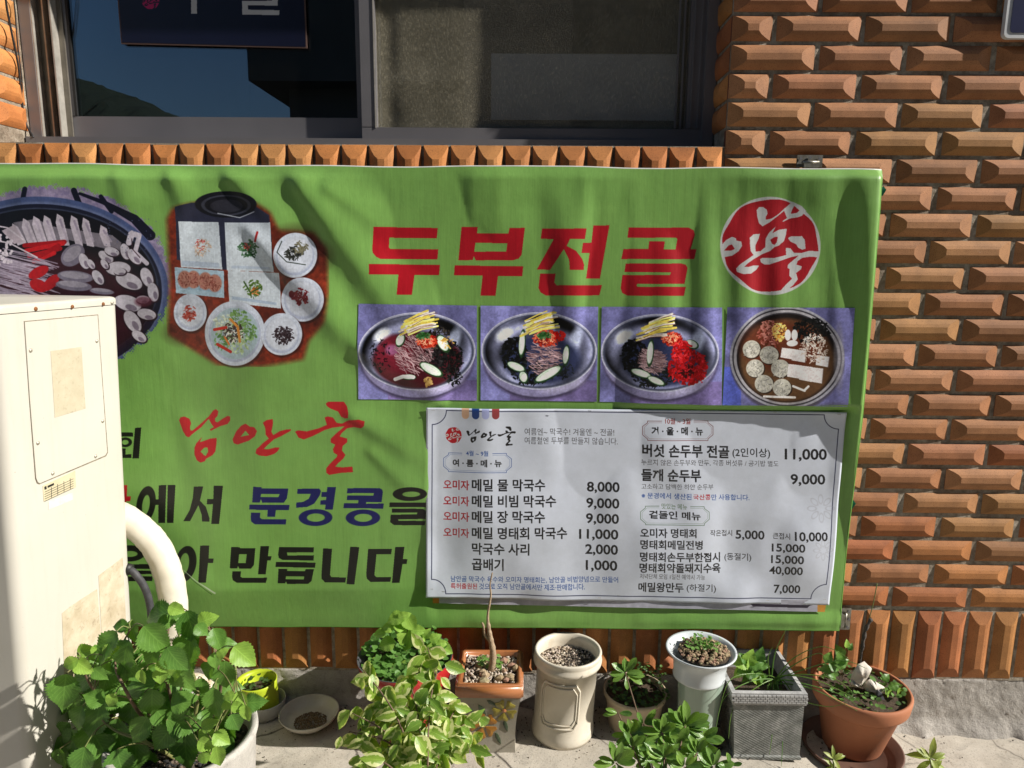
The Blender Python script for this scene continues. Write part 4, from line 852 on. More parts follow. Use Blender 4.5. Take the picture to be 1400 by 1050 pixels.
def banner_h(U, V):
    """outward bulge (m) of the vinyl at photo px U,V"""
    h = .0005 + 0 * U
    for p0, p1, w_, a in (((230, 226), (268, 300), 26, .0050), ((303, 226), (420, 345), 30, .0060), ((392, 228), (600, 500), 40, .0085), ((330, 300), (560, 545), 34, .0060), ((440, 250), (560, 330), 30, .0035),
                          ((480, 470), (640, 560), 26, .0035), ((470, 560), (600, 640), 24, .0030), ((500, 610), (590, 690), 20, .002), ((160, 226), (190, 300), 24, .0025), ((250, 560), (330, 800), 40, .0022), ((238, 800), (300, 780), 12, .0015)):
        h = h + ridge(U, V, p0, p1, w_ * 1.1, a * 1.2, sharp=.55)
    h = h + .014 * np.clip((U - 620) / 530, -1.1, 1.1) ** 2
    mid = np.clip((U - 520) / 120, 0, 1) * np.clip((1230 - U) / 60, 0, 1); h = h + mid * .014 * sn(U, V, 52, 420, 3, 2) * np.clip((V - 222) / 60, .25, 1)
    h = h + .016 * sn(U, V, 190, 260, 5, 2)
    h = h + .0025 * sn(U, V, 45, 60, 8, 2) * np.clip((640 - U) / 100, .25, 1) * np.clip((640 - V) / 200, .2, 1)
    h = h + .0030 * np.exp(-(((U - 1178) / 20) ** 2 + ((V - 330) / 75) ** 2)) - .003 * np.exp(-(((U - 1150) / 16) ** 2 + ((V - 330) / 90) ** 2))
    h = h + .0018 * np.exp(-((V - 850) / 14) ** 2) * (1 + sn(U, V, 80, 400, 9, 2))
    edge = np.clip((V - 228) / 16, 0, 1) * np.clip((1200 - (V - 232) * .084 - U + 6) / 10, .2, 1)
    k = np.clip((U - 584) / 14, 0, 1) * np.clip((1172 - U) / 16, 0, 1) * np.clip((V - 552) / 10, 0, 1) * np.clip((850 - V) / 16, 0, 1)
    return np.maximum((h * 1.25 + .006) * (1 - .95 * k), .0008) * (.15 + .85 * edge) * np.clip((872 - V) / 70, .22, 1)
ban = thing('banner', 'long green vinyl banner with red heading and food pictures hung on the brick wall', 'banner', (-.2, -.03, -.95))
cs = [onY(u, v, BY) for u, v in BC]; nx, nzz = 420, 190
a = np.linspace(0, 1, nx + 1)[None, :]; b = np.linspace(0, 1, nzz + 1)[:, None]
def bil(cs, a, b): return [((1 - b) * ((1 - a) * cs[0][i] + a * cs[1][i]) + b * ((1 - a) * cs[3][i] + a * cs[2][i])) for i in (0, 2)]
X, Z = bil(cs, a, b); U, V = proj(X, np.full_like(X, BY), Z); Hh = banner_h(U, V)
Z = Z + .0038 * sn(U, V, 110, 2000, 31, 2) * (np.abs(b - .5) * 2) ** 6
vf = np.stack([X, BY - Hh, Z], -1).reshape(-1, 3)
Fc = [(j * (nx + 1) + i + 1, j * (nx + 1) + i, (j + 1) * (nx + 1) + i, (j + 1) * (nx + 1) + i + 1) for j in range(nzz) for i in range(nx)]
Fc = [f[::-1] for f in Fc]
uv = np.stack(banner.uv(X, Z), -1).reshape(-1, 2)
o = build('printed_sheet', vf.tolist(), [f[::-1] for f in Fc], M['banner'], ban, smooth=True, uvs=[tuple(q) for q in uv])
# hems / welded rod edges
def edge_pts(j_or_i, row=True):
    g = vf.reshape(nzz + 1, nx + 1, 3); return g[j_or_i] if row else g[:, j_or_i]
for nm, pts in (('top_hem', edge_pts(0)[::4]), ('bottom_hem', edge_pts(nzz)[::4]), ('side_hem', edge_pts(nx, False)[::3])):
    MB().tube([Vector(p) + Vector((0, .0025, 0)) for p in pts], .0028, 6).build(nm, M['banner_back'] if nm == 'top_hem' else simple('vinyl_hem_green', (.12, .30, .05), None, 20, .45), ban, True)
# wooden frame behind the vinyl and steel hinges
M['wood'] = simple('frame_wood', (.22, .17, .11), None, 20, .8)
zt0, zb0 = cs[1].z - .012, cs[2].z + .012; xrr = cs[2].x - .012
MB().box(-1.45, xrr, -.04, -.014, zt0 - .03, zt0).build('rear_batten', M['wood'], ban)
MB().box(-1.45, xrr, -.04, -.014, zb0, zb0 + .03).build('rear_batten', M['wood'], ban)
MB().box(xrr - .03, xrr, -.04, -.014, zb0 + .031, zt0 - .031).build('rear_batten', M['wood'], ban)
M['steel'] = simple('galvanised_steel', (.38, .38, .34), (.22, .20, .16), 60, .4, .5, .8, .3, 200)
def hinge(u, v, label, rot):
    p = onY(u, v, -.02); t = thing('hinge', label, 'bracket', p)
    def bx(x0, x1, y0, y1, z0, z1, nm, m_=M['steel'], bev=.0008):
        mb = MB().box(x0, x1, y0, y1, z0, z1, bev); mb.v = [tuple(p + Matrix.Rotation(rot, 3, 'Y') @ Vector(q)) for q in mb.v]; return mb.build(nm, m_, t)
    bx(-.03, .03, -.002, .0015, -.002, .026, 'plate'); bx(-.017, .017, -.012, -.0025, -.004, .006, 'flap')
    mb = MB().tube([p + Matrix.Rotation(rot, 3, 'Y') @ Vector((-.019, -.007, .009)), p + Matrix.Rotation(rot, 3, 'Y') @ Vector((.019, -.007, .009))], .0038, 10); mb.build('pin', M['steel'], t, True)
    for x, z in ((-.022, .018), (.022, .018), (0, .02)):
        c = p + Matrix.Rotation(rot, 3, 'Y') @ Vector((x, -.0035, z)); MB().tube([c, c - Vector((0, .002, 0))], .0035, 8).build('screw', M['alu'], t)
hinge(1106, 228, 'galvanised hinge plate on the wall at the top edge of the banner', 0)
hinge(1149, 846, 'galvanised hinge plate at the lower right corner of the banner', R(90))
M['ribbon'] = simple('green_tape', (.01, .20, .11), None, 20, .5)
for u, v, lb in ((1204, 262, 'scrap of green tape by the upper right edge of the banner'), (1163, 690, 'scrap of green tape by the lower right edge of the banner')):
    p = onY(u, v, -.03); o = build('tape_scrap', [p + Vector(q) for q in ((-.01, 0, -.008), (.004, -.003, -.010), (.011, -.004, .004), (.006, 0, .012), (-.008, .002, .006))], [(0, 1, 2, 4), (2, 3, 4)], M['ribbon'], origin=p); tag(o, lb, 'tape')
# photos stuck on the banner
def sheet_on(name, quad, Y, cv, mat, parent, n=24, m_=18, lift=.0012, extra=None, origin=None):
    cs = [onY(u, v, Y) for u, v in quad]; a = np.linspace(0, 1, n + 1)[None, :]; b = np.linspace(0, 1, m_ + 1)[:, None]
    X, Z = bil(cs, a, b); U, V = proj(X, np.full_like(X, Y), Z); h = banner_h(U, V) * (1 if extra is None else .25) + lift + (extra(U, V) if extra else 0)
    vf = np.stack([X, (BY if extra is None else Y) - h, Z], -1).reshape(-1, 3); F2 = [(j * (n + 1) + i, (j + 1) * (n + 1) + i, (j + 1) * (n + 1) + i + 1, j * (n + 1) + i + 1) for j in range(m_) for i in range(n)]
    uv = np.stack(cv.uv(X, Z), -1).reshape(-1, 2)
    return build(name, vf.tolist(), F2, mat, parent, smooth=True, uvs=[tuple(q) for q in uv], origin=origin)
fl_ = ['food photo of noodles in dark red broth, leftmost of the row', 'food photo of noodles with cucumber slices, second of the row', 'food photo of noodles with red fish topping, third of the row', 'food photo of a stew pot with dumplings and tofu, rightmost of the row']
for i, (cv, q, Y) in enumerate(FOOD):
    mt = print_mat('food_print_%d' % i, cv.image('food_print_%d' % i), .35, .5)
    o = sheet_on('food_photo', q, Y, cv, mt, ban, 40, 30, .0012); o['label'] = fl_[i]
# old poster peeking out below, then the menu
old = Canvas(-.26, .85, -.93, -.85, -.055, .0008, (176, 176, 190))
old.poly([(590, 800), (600, 800), (600, 830), (590, 830)], (200, 130, 50)); old.poly([(1118, 800), (1130, 800), (1130, 840), (1118, 840)], (200, 140, 60)); old.poly([(1026, 826), (1108, 828), (1104, 832), (1030, 830)], (50, 44, 60)); old.img *= (.85 + .3 * old.noise(30, 4))[..., None]
o = sheet_on('older_poster', [(592, 812), (1130, 820), (1127, 836), (592, 824)], -.0500, old, print_mat('old_poster', old.image('old_poster_print'), .5), None, 60, 4, .002, extra=lambda U, V: .0008 * sn(U, V, 60, 60, 2, 2), origin=onY(860, 826, -.055))
tag(o, 'faded older poster strip peeking out below the white menu board', 'poster')
def menu_h(U, V):
    return .019 * sn(U, V, 100, 150, 12, 2) + .005 * sn(U, V, 48, 70, 14, 1) + .003 * np.exp(-((U - 583) / 14) ** 2) * sn(U, V, 300, 40, 15, 2) + .004 * np.exp(-((V - 560) / 9) ** 2) * sn(U, V, 50, 200, 16, 1)
MENU_OFF = .004
men = thing('menu_poster', 'white menu poster with black prices and navy notched border on the green banner', 'menu', onY(860, 826, -.058))
mo = sheet_on('printed_sheet', MQ, -.0515, menu, M['menu'], men, 220, 110, .003, extra=lambda U, V: np.maximum(menu_h(U, V), -.0022))
sol = mo.modifiers.new('t', 'SOLIDIFY'); sol.thickness = .0006; sol.offset = -1
for u, v in ((592, 561), (760, 562), (930, 563), (1060, 564), (1148, 567), (590, 806), (820, 818), (1050, 822), (1128, 820)):
    p = onY(u, v, -.0625); MB().box(p.x - .004, p.x + .004, -.0600, -.0590, p.z - .0004, p.z + .0004).build('staple', M['alu_bright'], men)
# ================================================================== AIR CONDITIONER OUTDOOR UNIT
def ac_paint(name, c1, c2):
    m = NT(name); c = m.ramp(m.noise(3, 6, .7), [(.3, c1), (.7, c2)])
    rust = m.ramp(m.noise(120, 4, .7), [(.70, (0, 0, 0)), (.76, (.55, .55, .55))]); c = m.mix(rust, c, (.16, .12, .08))
    mp = m.n('ShaderNodeMapping'); mp.inputs['Scale'].default_value = (40, 40, 3); m.l(m.co(), mp.inputs[0])
    c = m.mix(m.ramp(m.noise(1, 5, .7, mp.outputs[0]), [(.5, (0, 0, 0)), (.8, (.25, .25, .25))]), c, (.42, .37, .27))
    return m.fin(c, .42, .45, 0, m.bump(m.noise(300, 3, .6), .08, .0006), .15)
M['ac'] = ac_paint('cream_enamel', (.51, .49, .43), (.555, .53, .47)); M['ac_lid'] = ac_paint('cream_enamel_lid', (.51, .49, .42), (.54, .52, .455))
TH = R(9); AB = onY(163, 405, -.18); AD = Vector((math.sin(TH), math.cos(TH), 0)); AR = Vector((math.cos(TH), -math.sin(TH), 0)); LEAN = .040
def ac(s, t, z, o=0): return Vector((AB.x, AB.y, 0)) - AD * s - AR * t + AR * o + Vector((LEAN * (z - AB.z), 0, z))
AU = Vector((LEAN, 0, 1)); AN = AU.cross(AD).normalized()
if AN.x < 0: AN = -AN
def ac_px(u, v, off=0):
    d = Vector(ray(u, v)); P0 = AB + AN * off; C0 = Vector(CP); return C0 + d * ((P0 - C0).dot(AN) / d.dot(AN))
ZT = AB.z; ZB = floor_z(AB.x) + .03; DS, WT = .315, .80
acu = thing('air_conditioner', 'cream outdoor air conditioner unit with screwed side panel at the left edge', 'air conditioner', ac(.15, .4, floor_z(-1.1)))
def prism(ring, z0, z1, n_top=0):
    """ring of (s,t); vertical prism with rounded top rim if n_top"""
    V = []; Fc = []; n = len(ring); lv = [(z0, 0), (z1 - n_top, 0), (z1 - n_top * .6, n_top * .12), (z1 - n_top * .25, n_top * .4), (z1, n_top)] if n_top else [(z0, 0), (z1, 0)]
    cs_ = sum(r[0] for r in ring) / n; ct = sum(r[1] for r in ring) / n
    for z, ins in lv:
        for s_, t_ in ring:
            ds, dt = s_ - DS / 2, t_ - WT / 2
            V.append(ac(s_ - math.copysign(ins, ds) * min(1, abs(ds) / .1), t_ - math.copysign(ins, dt) * min(1, abs(dt) / .1), z))
    for i in range(len(lv) - 1):
        for k in range(n): Fc.append((i * n + k, i * n + (k + 1) % n, (i + 1) * n + (k + 1) % n, (i + 1) * n + k))
    Fc.append(tuple((len(lv) - 1) * n + k for k in range(n))); Fc.append(tuple(range(n))[::-1]); return V, Fc
def ring(r, g=0):
    P = []
    for cs_, ct, a0 in ((DS - r, r, -90), (DS - r, WT - r, 0), (r, WT - r, 90), (r, r, 180)):
        for k in range(7): a = R(a0 + 15 * k); P.append((cs_ + (r + g) * math.cos(a), ct + (r + g) * math.sin(a)))
    return P
V, Fc = prism(ring(.022), ZB, ZT - .0185); o = build('casing', V, Fc, M['ac'], acu, smooth=True); md = o.modifiers.new('e', 'EDGE_SPLIT'); md.split_angle = R(35)
V, Fc = prism(ring(.022, .0022), ZT - .017, ZT, .007); o = build('lid', V, Fc, M['ac_lid'], acu, smooth=True); md = o.modifiers.new('e', 'EDGE_SPLIT'); md.split_angle = R(50)
for s_, t_ in ((.05, .1), (.27, .1), (.05, .7), (.27, .7)):
    V, Fc = prism([(s_ - .02, t_ - .04), (s_ + .02, t_ - .04), (s_ + .02, t_ + .04), (s_ - .02, t_ + .04)], floor_z(-1.1) - .01, ZB - .001); build('foot', V, Fc, M['rubber'], acu)
def ac_quad(name, px, off, mat, parent=acu, th=.001, inset=None):
    a_ = [ac_px(u, v, off) for u, v in px]; n = len(a_); V = a_ + [p - AN * th for p in a_]
    return build(name, V, [tuple(range(n)), tuple(range(n, 2 * n))[::-1]] + [(i, n + i, n + (i + 1) % n, (i + 1) % n) for i in range(n)], mat, parent)
M['seam'] = simple('seam_dark', (.10, .08, .05), (.28, .24, .17), 80, .9, bump=.2)  # mottled dark brown for the strip round the panel
zp = lambda L: [(x / 3.5, 400 + y / 3.5) for x, y in L]
zp2 = lambda L: [(x / 3.5, 750 + y / 3.5) for x, y in L]
pan = ac_quad('side_panel_rim', zp([(116, 137), (470, 105), (490, 400), (517, 765), (508, 783), (190, 917), (178, 912), (170, 890), (140, 500)]), .0012, M['seam'], th=.0014); pan['label'] = 'dark strip round the access panel'
pan = ac_quad('side_panel', zp([(119, 141), (467, 109), (487, 400), (513, 763), (504, 779), (192, 912), (182, 908), (174, 888), (143, 500)]), .0026, M['ac'], th=.0016)
M['sticker'] = simple('faded_sticker', (.50, .45, .33), (.44, .39, .28), 30, .7, dirt=(.2, .15, .1), dirt_amt=.6); M['sticker2'] = simple('yellowed_label', (.56, .50, .34), (.50, .44, .29), 40, .6); M['strip'] = simple('pale_strip', (.66, .64, .60), (.56, .53, .47), 60, .6)
M['glue'] = simple('old_adhesive', (.42, .35, .24), (.56, .49, .37), 22, .8, dirt=(.20, .14, .08), dirt_amt=.7)
ac_quad('faded_sticker', zp([(243, 280), (390, 260), (410, 555), (263, 598)]), .0032, M['sticker'], th=.0006)
lb = ac_quad('rating_label', zp([(205, 925), (360, 852), (364, 932), (210, 1000)]), .0008, M['sticker2'], th=.0006)
ac_quad('pale_strip', zp([(232, 1000), (348, 958), (348, 992), (232, 1040)]), .0008, M['strip'], th=.0006)
ac_quad('adhesive_patch', zp2([(297, 310), (340, 275), (465, 193), (483, 395), (486, 640), (310, 640)]), .0007, M['glue'], th=.0006); ac_quad('adhesive_patch', zp2([(472, 130), (588, 42), (605, 380), (612, 600), (492, 600), (486, 400)]), .0007, M['glue'], th=.0006)
for i in range(5):
    y = 940 + i * 11; c0 = 925 - 875
    ac_quad('print_line', zp([(214, y + 14), (352, y - 50), (352, y - 48), (214, y + 16.5)]), .0011, M['rubber'], lb, th=.0003)
for x in (245, 275, 305, 335): ac_quad('print_line', zp([(x, 945 - (x - 214) * .46), (x + 2, 944 - (x - 214) * .46), (x + 3, 995 - (x - 214) * .46), (x + 1, 996 - (x - 214) * .46)]), .0011, M['rubber'], lb, th=.0003)
ac_quad('print_dot', zp([(212, 930), (222, 925), (224, 940), (214, 944)]), .0012, M['rubber'], lb, th=.0003)
ac_quad('print_line', zp([(228, 925), (258, 911), (259, 921), (229, 935)]), .0012, M['rubber'], lb, th=.0003)
M['screw'] = simple('dulled_screw', (.55, .52, .44), (.42, .38, .30), 200, .4, .5, .5, .1); M['rust'] = simple('rusty_screw', (.32, .13, .045), (.16, .07, .03), 200, .8, .2, 0, .4)
for (x, y, rs_) in ((145, 277, 0), (462, 232, 0), (490, 615, 0), (180, 720, 0), (456, 783, 0), (251, 865, 0), (170, 78, 1), (345, 68, 1), (493, 55, 1), (535, 48, 0)):
    p = ac_px(x / 3.5, 400 + y / 3.5, .002); mb = MB()
    for (r, h_) in ((.0042, .0), (.0042, .0012), (.003, .0024), (.0006, .003)): mb.v += [tuple(p + AN * h_ + (AD * math.cos(k * .785) + AU * math.sin(k * .785)) * r) for k in range(8)]
    mb.f = [(i * 8 + k, i * 8 + (k + 1) % 8, (i + 1) * 8 + (k + 1) % 8, (i + 1) * 8 + k) for i in range(3) for k in range(8)]
    so_ = mb.build('screw', M['rust'] if rs_ else M['screw'], acu, True)
    if rs_: so_['label'] = 'rusty lid screw'
# wrapped pipe and black drain hose
def wrap():
    m = NT('wrapped_pipe_tape'); c = m.ramp(m.noise(9, 6, .7), [(.3, (.62, .55, .43)), (.7, (.73, .68, .57))]); st = m.ramp(m.noise(50, 7, .8), [(.62, (0, 0, 0)), (.75, (.5, .5, .5))]); c = m.mix(st, c, (.32, .22, .12))
    w_ = m.n('ShaderNodeTexWave'); w_.inputs['Scale'].default_value = 9; w_.inputs['Distortion'].default_value = 6; w_.inputs['Detail'].default_value = 3
    mp = m.n('ShaderNodeMapping'); mp.inputs['Rotation'].default_value = (0, R(35), 0); m.l(m.co(), mp.inputs[0]); m.l(mp.outputs[0], w_.inputs['Vector'])
    return m.fin(c, .5, .4, 0, m.bump(w_.outputs['Fac'], .18, .002), .1)
M['wrap'] = wrap()
pp_ = [onY(u, v, y) for u, v, y in ((120, 690, -.15), (160, 703, -.15), (190, 722, -.15), (214, 748, -.15), (230, 785, -.15), (237, 825, -.15), (238, 865, -.15))]
pipe = thing('wrapped_pipe', 'thick cream taped pipe arching from the air conditioner beside the green banner', 'pipe', Vector((pp_[-1].x, -.15, floor_z(-.8))))
sp = smooth_path(pp_, 8); rr = [.0325 + .0005 * math.sin(i * 1.3) + .0004 * math.sin(i * 2.9) for i in range(len(sp))]; MB().tube(sp, rr, 28).build('taped_pipe', M['wrap'], pipe, True)
p2 = smooth_path([pp_[-1] + Vector((0, 0, .004)), onY(240, 893, -.15), onY(240, 925, -.13), Vector((-.80, -.10, -1.08)), Vector((-.80, -.05, floor_z(-.8) + .01))], 6)
MB().tube(p2, [.028 - .010 * i / len(p2) + .002 * math.sin(i * 2) for i in range(len(p2))], 20).build('frayed_end', simple('frayed_tape', (.68, .62, .5), (.40, .28, .16), 60, .8, bump=.8, bscale=90, bdist=.006), pipe, True)
hp = [onY(u, v, y) for u, v, y in ((176, 778, -.19), (184, 784, -.19), (196, 800, -.185), (204, 822, -.18), (207, 850, -.175), (205, 900, -.16), (200, 940, -.15))]
hose = thing('drain_hose', 'short black hose poking out beside the cream pipe', 'hose', hp[-1])
MB().tube(smooth_path(hp, 8), .0085, 16).build('hose', simple('dusty_rubber', (.06, .06, .065), (.035, .035, .038), 60, .6), hose, True)
MB().tube([hp[0] + Vector((-.012, 0, .004)), hp[0] + Vector((.006, 0, -.002))], .0125, 16).build('collar', M['rubber'], hose, True)

# ================================================================== LEAVES
def leaf_mat(name, c1, c2, vein=True, varieg=None, rough=.38, transl=.35, nv=8):
    m = NT(name); t = m.t; uvn = m.n('ShaderNodeSeparateXYZ'); m.l(m.co('UV'), uvn.inputs[0]); u = m.math('ABSOLUTE', m.math('SUBTRACT', uvn.outputs[0], .5)); v = uvn.outputs[1]
    oi = m.n('ShaderNodeObjectInfo').outputs['Random']
    ofs = m.n('ShaderNodeVectorMath', operation='ADD'); m.l(m.co(), ofs.inputs[0]); cx = m.n('ShaderNodeCombineXYZ'); m.l(m.math('MULTIPLY', oi, 9.), cx.inputs[0]); m.l(cx.outputs[0], ofs.inputs[1])
    nz = m.noise(70, 4, .6, ofs.outputs[0]); c = m.mix(m.math('ADD', m.math('MULTIPLY', oi, .75), m.math('MULTIPLY', nz, .3)), c1, c2)
    h = None
    if varieg:
        k = m.math('ADD', u, m.math('MULTIPLY', m.math('SUBTRACT', m.noise(3.5, 3, .6, ofs.outputs[0]), .5), .9)); k = m.math('ADD', k, m.math('MULTIPLY', m.math('SUBTRACT', oi, .5), .25))
        msk = m.ramp(k, [(.30, (0, 0, 0)), (.36, (1, 1, 1))]); c = m.mix(msk, c, varieg)
    if vein:
        mid = m.ramp(u, [(.0, (1, 1, 1)), (.035, (0, 0, 0))])
        w_ = m.math('FRACT', m.math('MULTIPLY', m.math('SUBTRACT', v, m.math('MULTIPLY', u, .75)), float(nv))); w_ = m.math('ABSOLUTE', m.math('SUBTRACT', w_, .5))
        lat = m.ramp(w_, [(.40, (0, 0, 0)), (.5, (1, 1, 1))]); vv = m.mix(1., mid, lat, 'LIGHTEN'); c = m.mix(m.math('MULTIPLY', vv, .32), c, tuple(min(1, x * 1.9 + .03) for x in c2))
        h = m.bump(vv, -.5, .0014)
    h = m.bump(m.noise(260, 3, .6), .25, .0008, h)
    m.fin(c, rough, .45, 0, h)
    tr = m.n('ShaderNodeBsdfTranslucent'); hs = m.mix(1., c, (1.25, 1.35, .45), 'MULTIPLY'); m.l(hs, tr.inputs[0]); mx = m.n('ShaderNodeMixShader'); mx.inputs[0].default_value = transl
    m.l(m.b.outputs[0], mx.inputs[1]); m.l(tr.outputs[0], mx.inputs[2]); m.l(mx.outputs[0], m.o.inputs[0]); return m.m
M['lf_big'] = leaf_mat('broad_leaf', (.075, .19, .035), (.16, .31, .055)); M['lf_young'] = leaf_mat('young_leaf', (.24, .42, .065), (.32, .50, .09))
M['lf_fic'] = leaf_mat('variegated_leaf', (.12, .24, .04), (.28, .41, .06), True, (.64, .66, .32), .3, .4, 10); M['lf_pit'] = leaf_mat('glossy_leaf', (.08, .18, .04), (.20, .33, .06), True, None, .25, .3, 6)
M['lf_clo'] = leaf_mat('small_round_leaf', (.10, .23, .045), (.19, .34, .08), False, None, .5, .35); M['lf_yel'] = leaf_mat('sprout_leaf', (.22, .30, .06), (.34, .38, .09), True, None, .4, .35, 5)
M['lf_dark'] = leaf_mat('dark_small_leaf', (.05, .10, .03), (.08, .15, .045), False); M['stem'] = simple('green_stem', (.14, .20, .05), (.20, .16, .07), 30, .6, bump=.1); M['stem_br'] = simple('brown_stem', (.12, .075, .045), (.18, .12, .08), 60, .8, bump=.5)
def leaf_mesh(name, prof, mat, serr=0., fold=.25, droop=.25, n=12, curl=0., seed=0, twist=0.):
    """unit-length leaf along +X, normal +Z"""
    V = []; Fc = []; UV = []; r_ = random.Random(seed); k = 0
    m_ = n * 2 if serr else n
    for i in range(m_ + 1):
        t = i / m_; wd = prof(t); s_ = serr * wd * (1 if i % 2 else -.3) if 0 < i < m_ else 0
        wv = .012 * math.sin(t * 19 + seed)
        for j, f in enumerate((-1, -.5, 0, .5, 1)):
            a = (wd + (abs(s_) if False else s_) * (abs(f) == 1)) * f; x = t + (serr * .18 * abs(f) * wd); z = abs(f) * wd * fold - droop * t * t + wv * abs(f) + curl * f * f * math.sin(t * 3.1) * wd
            ca, sa = math.cos(twist * t), math.sin(twist * t)
            V.append((x, a * ca, z + a * sa)); UV.append((.5 + f * .5 * min(1, wd / .25 + .2), t))
    for i in range(m_):
        for j in range(4): Fc.append((i * 5 + j, (i + 1) * 5 + j, (i + 1) * 5 + j + 1, i * 5 + j + 1))
    me = bpy.data.meshes.new(name); me.from_pydata(V, [], Fc); ul = me.uv_layers.new(name='UVMap')
    for l in me.loops: ul.data[l.index].uv = UV[l.vertex_index]
    me.polygons.foreach_set('use_smooth', [True] * len(me.polygons)); me.materials.append(mat); return me
def bump_prof(wmax, peak, base_=0., tip=.0, p=1.):
    def f(t):
        if t < peak: q = math.sin(t / peak * math.pi / 2) ** .62
        else: q = math.cos((t - peak) / (1 - peak) * math.pi / 2) ** p
        return max(.004, wmax * q)
    return f
LM = {'big': [leaf_mesh('leaf', bump_prof(.35, .32, p=1.35), M['lf_big'], .17, f_, d_, 15, c_, s_, tw) for s_, (f_, d_, c_, tw) in enumerate(((.22, .28, .1, .1), (.32, .30, -.1, -.2), (.12, .10, .25, .25), (.40, .35, .0, .1), (.05, .42, .2, -.3)))],
      'young': [leaf_mesh('leaf', bump_prof(.38, .34, p=.95), M['lf_young'], .10, f_, d_, 9, .1, s_) for s_, (f_, d_) in enumerate(((.25, .2), (.4, .3)))],
      'ficus': [leaf_mesh('leaf', bump_prof(.27, .42, p=1.15), M['lf_fic'], 0, f_, d_, 8, c_, s_, tw) for s_, (f_, d_, c_, tw) in enumerate(((.25, .22, 0, .1), (.45, .4, 0, -.2), (.1, .15, .3, .3), (.3, .55, 0, 0)))],
      'pitto': [leaf_mesh('leaf', bump_prof(.19, .66, p=.7), M['lf_pit'], 0, f_, d_, 8, c_, s_) for s_, (f_, d_, c_) in enumerate(((.2, .15, 0), (.3, .3, .1), (.1, -.1, .2)))],
      'sprout': [leaf_mesh('leaf', bump_prof(.17, .55, p=.9), M['lf_yel'], 0, f_, d_, 7, 0, s_) for s_, (f_, d_) in enumerate(((.2, .3), (.3, .55)))],
      'round': [leaf_mesh('leaf', bump_prof(.44, .5, p=.6), M['lf_clo'], 0, f_, .1, 6, 0, s_) for s_, f_ in enumerate((.1, .25))],
      'rdark': [leaf_mesh('leaf', bump_prof(.42, .5, p=.6), M['lf_dark'], 0, .15, .1, 5)]}
LR = random.Random(11)
def leaf_matrix(P, u_dir, nrm, length, width=1.):
    x = u_dir.normalized(); z = (nrm - x * nrm.dot(x)); z = z.normalized() if z.length > 1e-4 else x.orthogonal(); y = z.cross(x)
    m = Matrix.Identity(4)
    for i in range(3): m[i][0] = x[i] * length; m[i][1] = y[i] * length * width; m[i][2] = z[i] * length; m[i][3] = P[i]
    return m
def put_leaf(root, kind, P, d, nrm, length, width=1., mesh=None):
    o = link('leaf', mesh or LR.choice(LM[kind]), root); m = leaf_matrix(Vector(P) - base(root), d, nrm, length, width); o.matrix_basis = m; return o
def img_leaf(root, kind, u, v, Y, L, ang, toward=0., up=.45, width=1.):
    """leaf centred at photo px (u,v) at depth Y, L px long, tip direction ang in the picture"""
    C_ = onY(u, v, Y); s_ = mpp(C_); a = R(ang)
    d = RIGHT * math.cos(a) + UPV * math.sin(a) - FWD * toward; d.normalize(); n = (-FWD + Vector((0, 0, 1)) * up + RIGHT * LR.uniform(-.35, .45) + UPV * LR.uniform(-.2, .3)).normalized()
    ln = L * 1.17 * s_ / max(.5, math.hypot(1, 0) if toward == 0 else 1 / math.sqrt(1 + toward * toward))
    P = C_ - d * ln * .5; put_leaf(root, kind, P, d, n, ln, width * LR.uniform(.9, 1.1)); return P
def stuff_leaves(root, name, items, kind, lab=None):
    """many tiny leaves joined as one part"""
    me0 = LM[kind][0]; n = len(me0.vertices); co = np.empty(n * 3); me0.vertices.foreach_get('co', co); co = co.reshape(-1, 3); Fs = [tuple(p.vertices) for p in me0.polygons]; V = []; Fc = []; UV = []
    uvv = {}; 
    for p in me0.polygons:
        for li in p.loop_indices: uvv[me0.loops[li].vertex_index] = tuple(me0.uv_layers[0].data[li].uv)
    b = Vector((0, 0, 0))
    for P, d, nrm, ln in items:
        m = np.array(leaf_matrix(Vector(P), d, nrm, ln)); q = co @ m[:3, :3].T + m[:3, 3]; k = len(V); V += q.tolist(); Fc += [tuple(i + k for i in f) for f in Fs]; UV += [uvv[i] for i in range(n)]
    o = build(name, V, Fc, me0.materials[0], root, smooth=True, uvs=UV); o['kind'] = 'stuff'; return o
def rnd_dir(up=.3): 
    a = LR.uniform(0, 6.283); z = LR.uniform(-.4, 1) * up + .1; return Vector((math.cos(a), math.sin(a), z)).normalized()

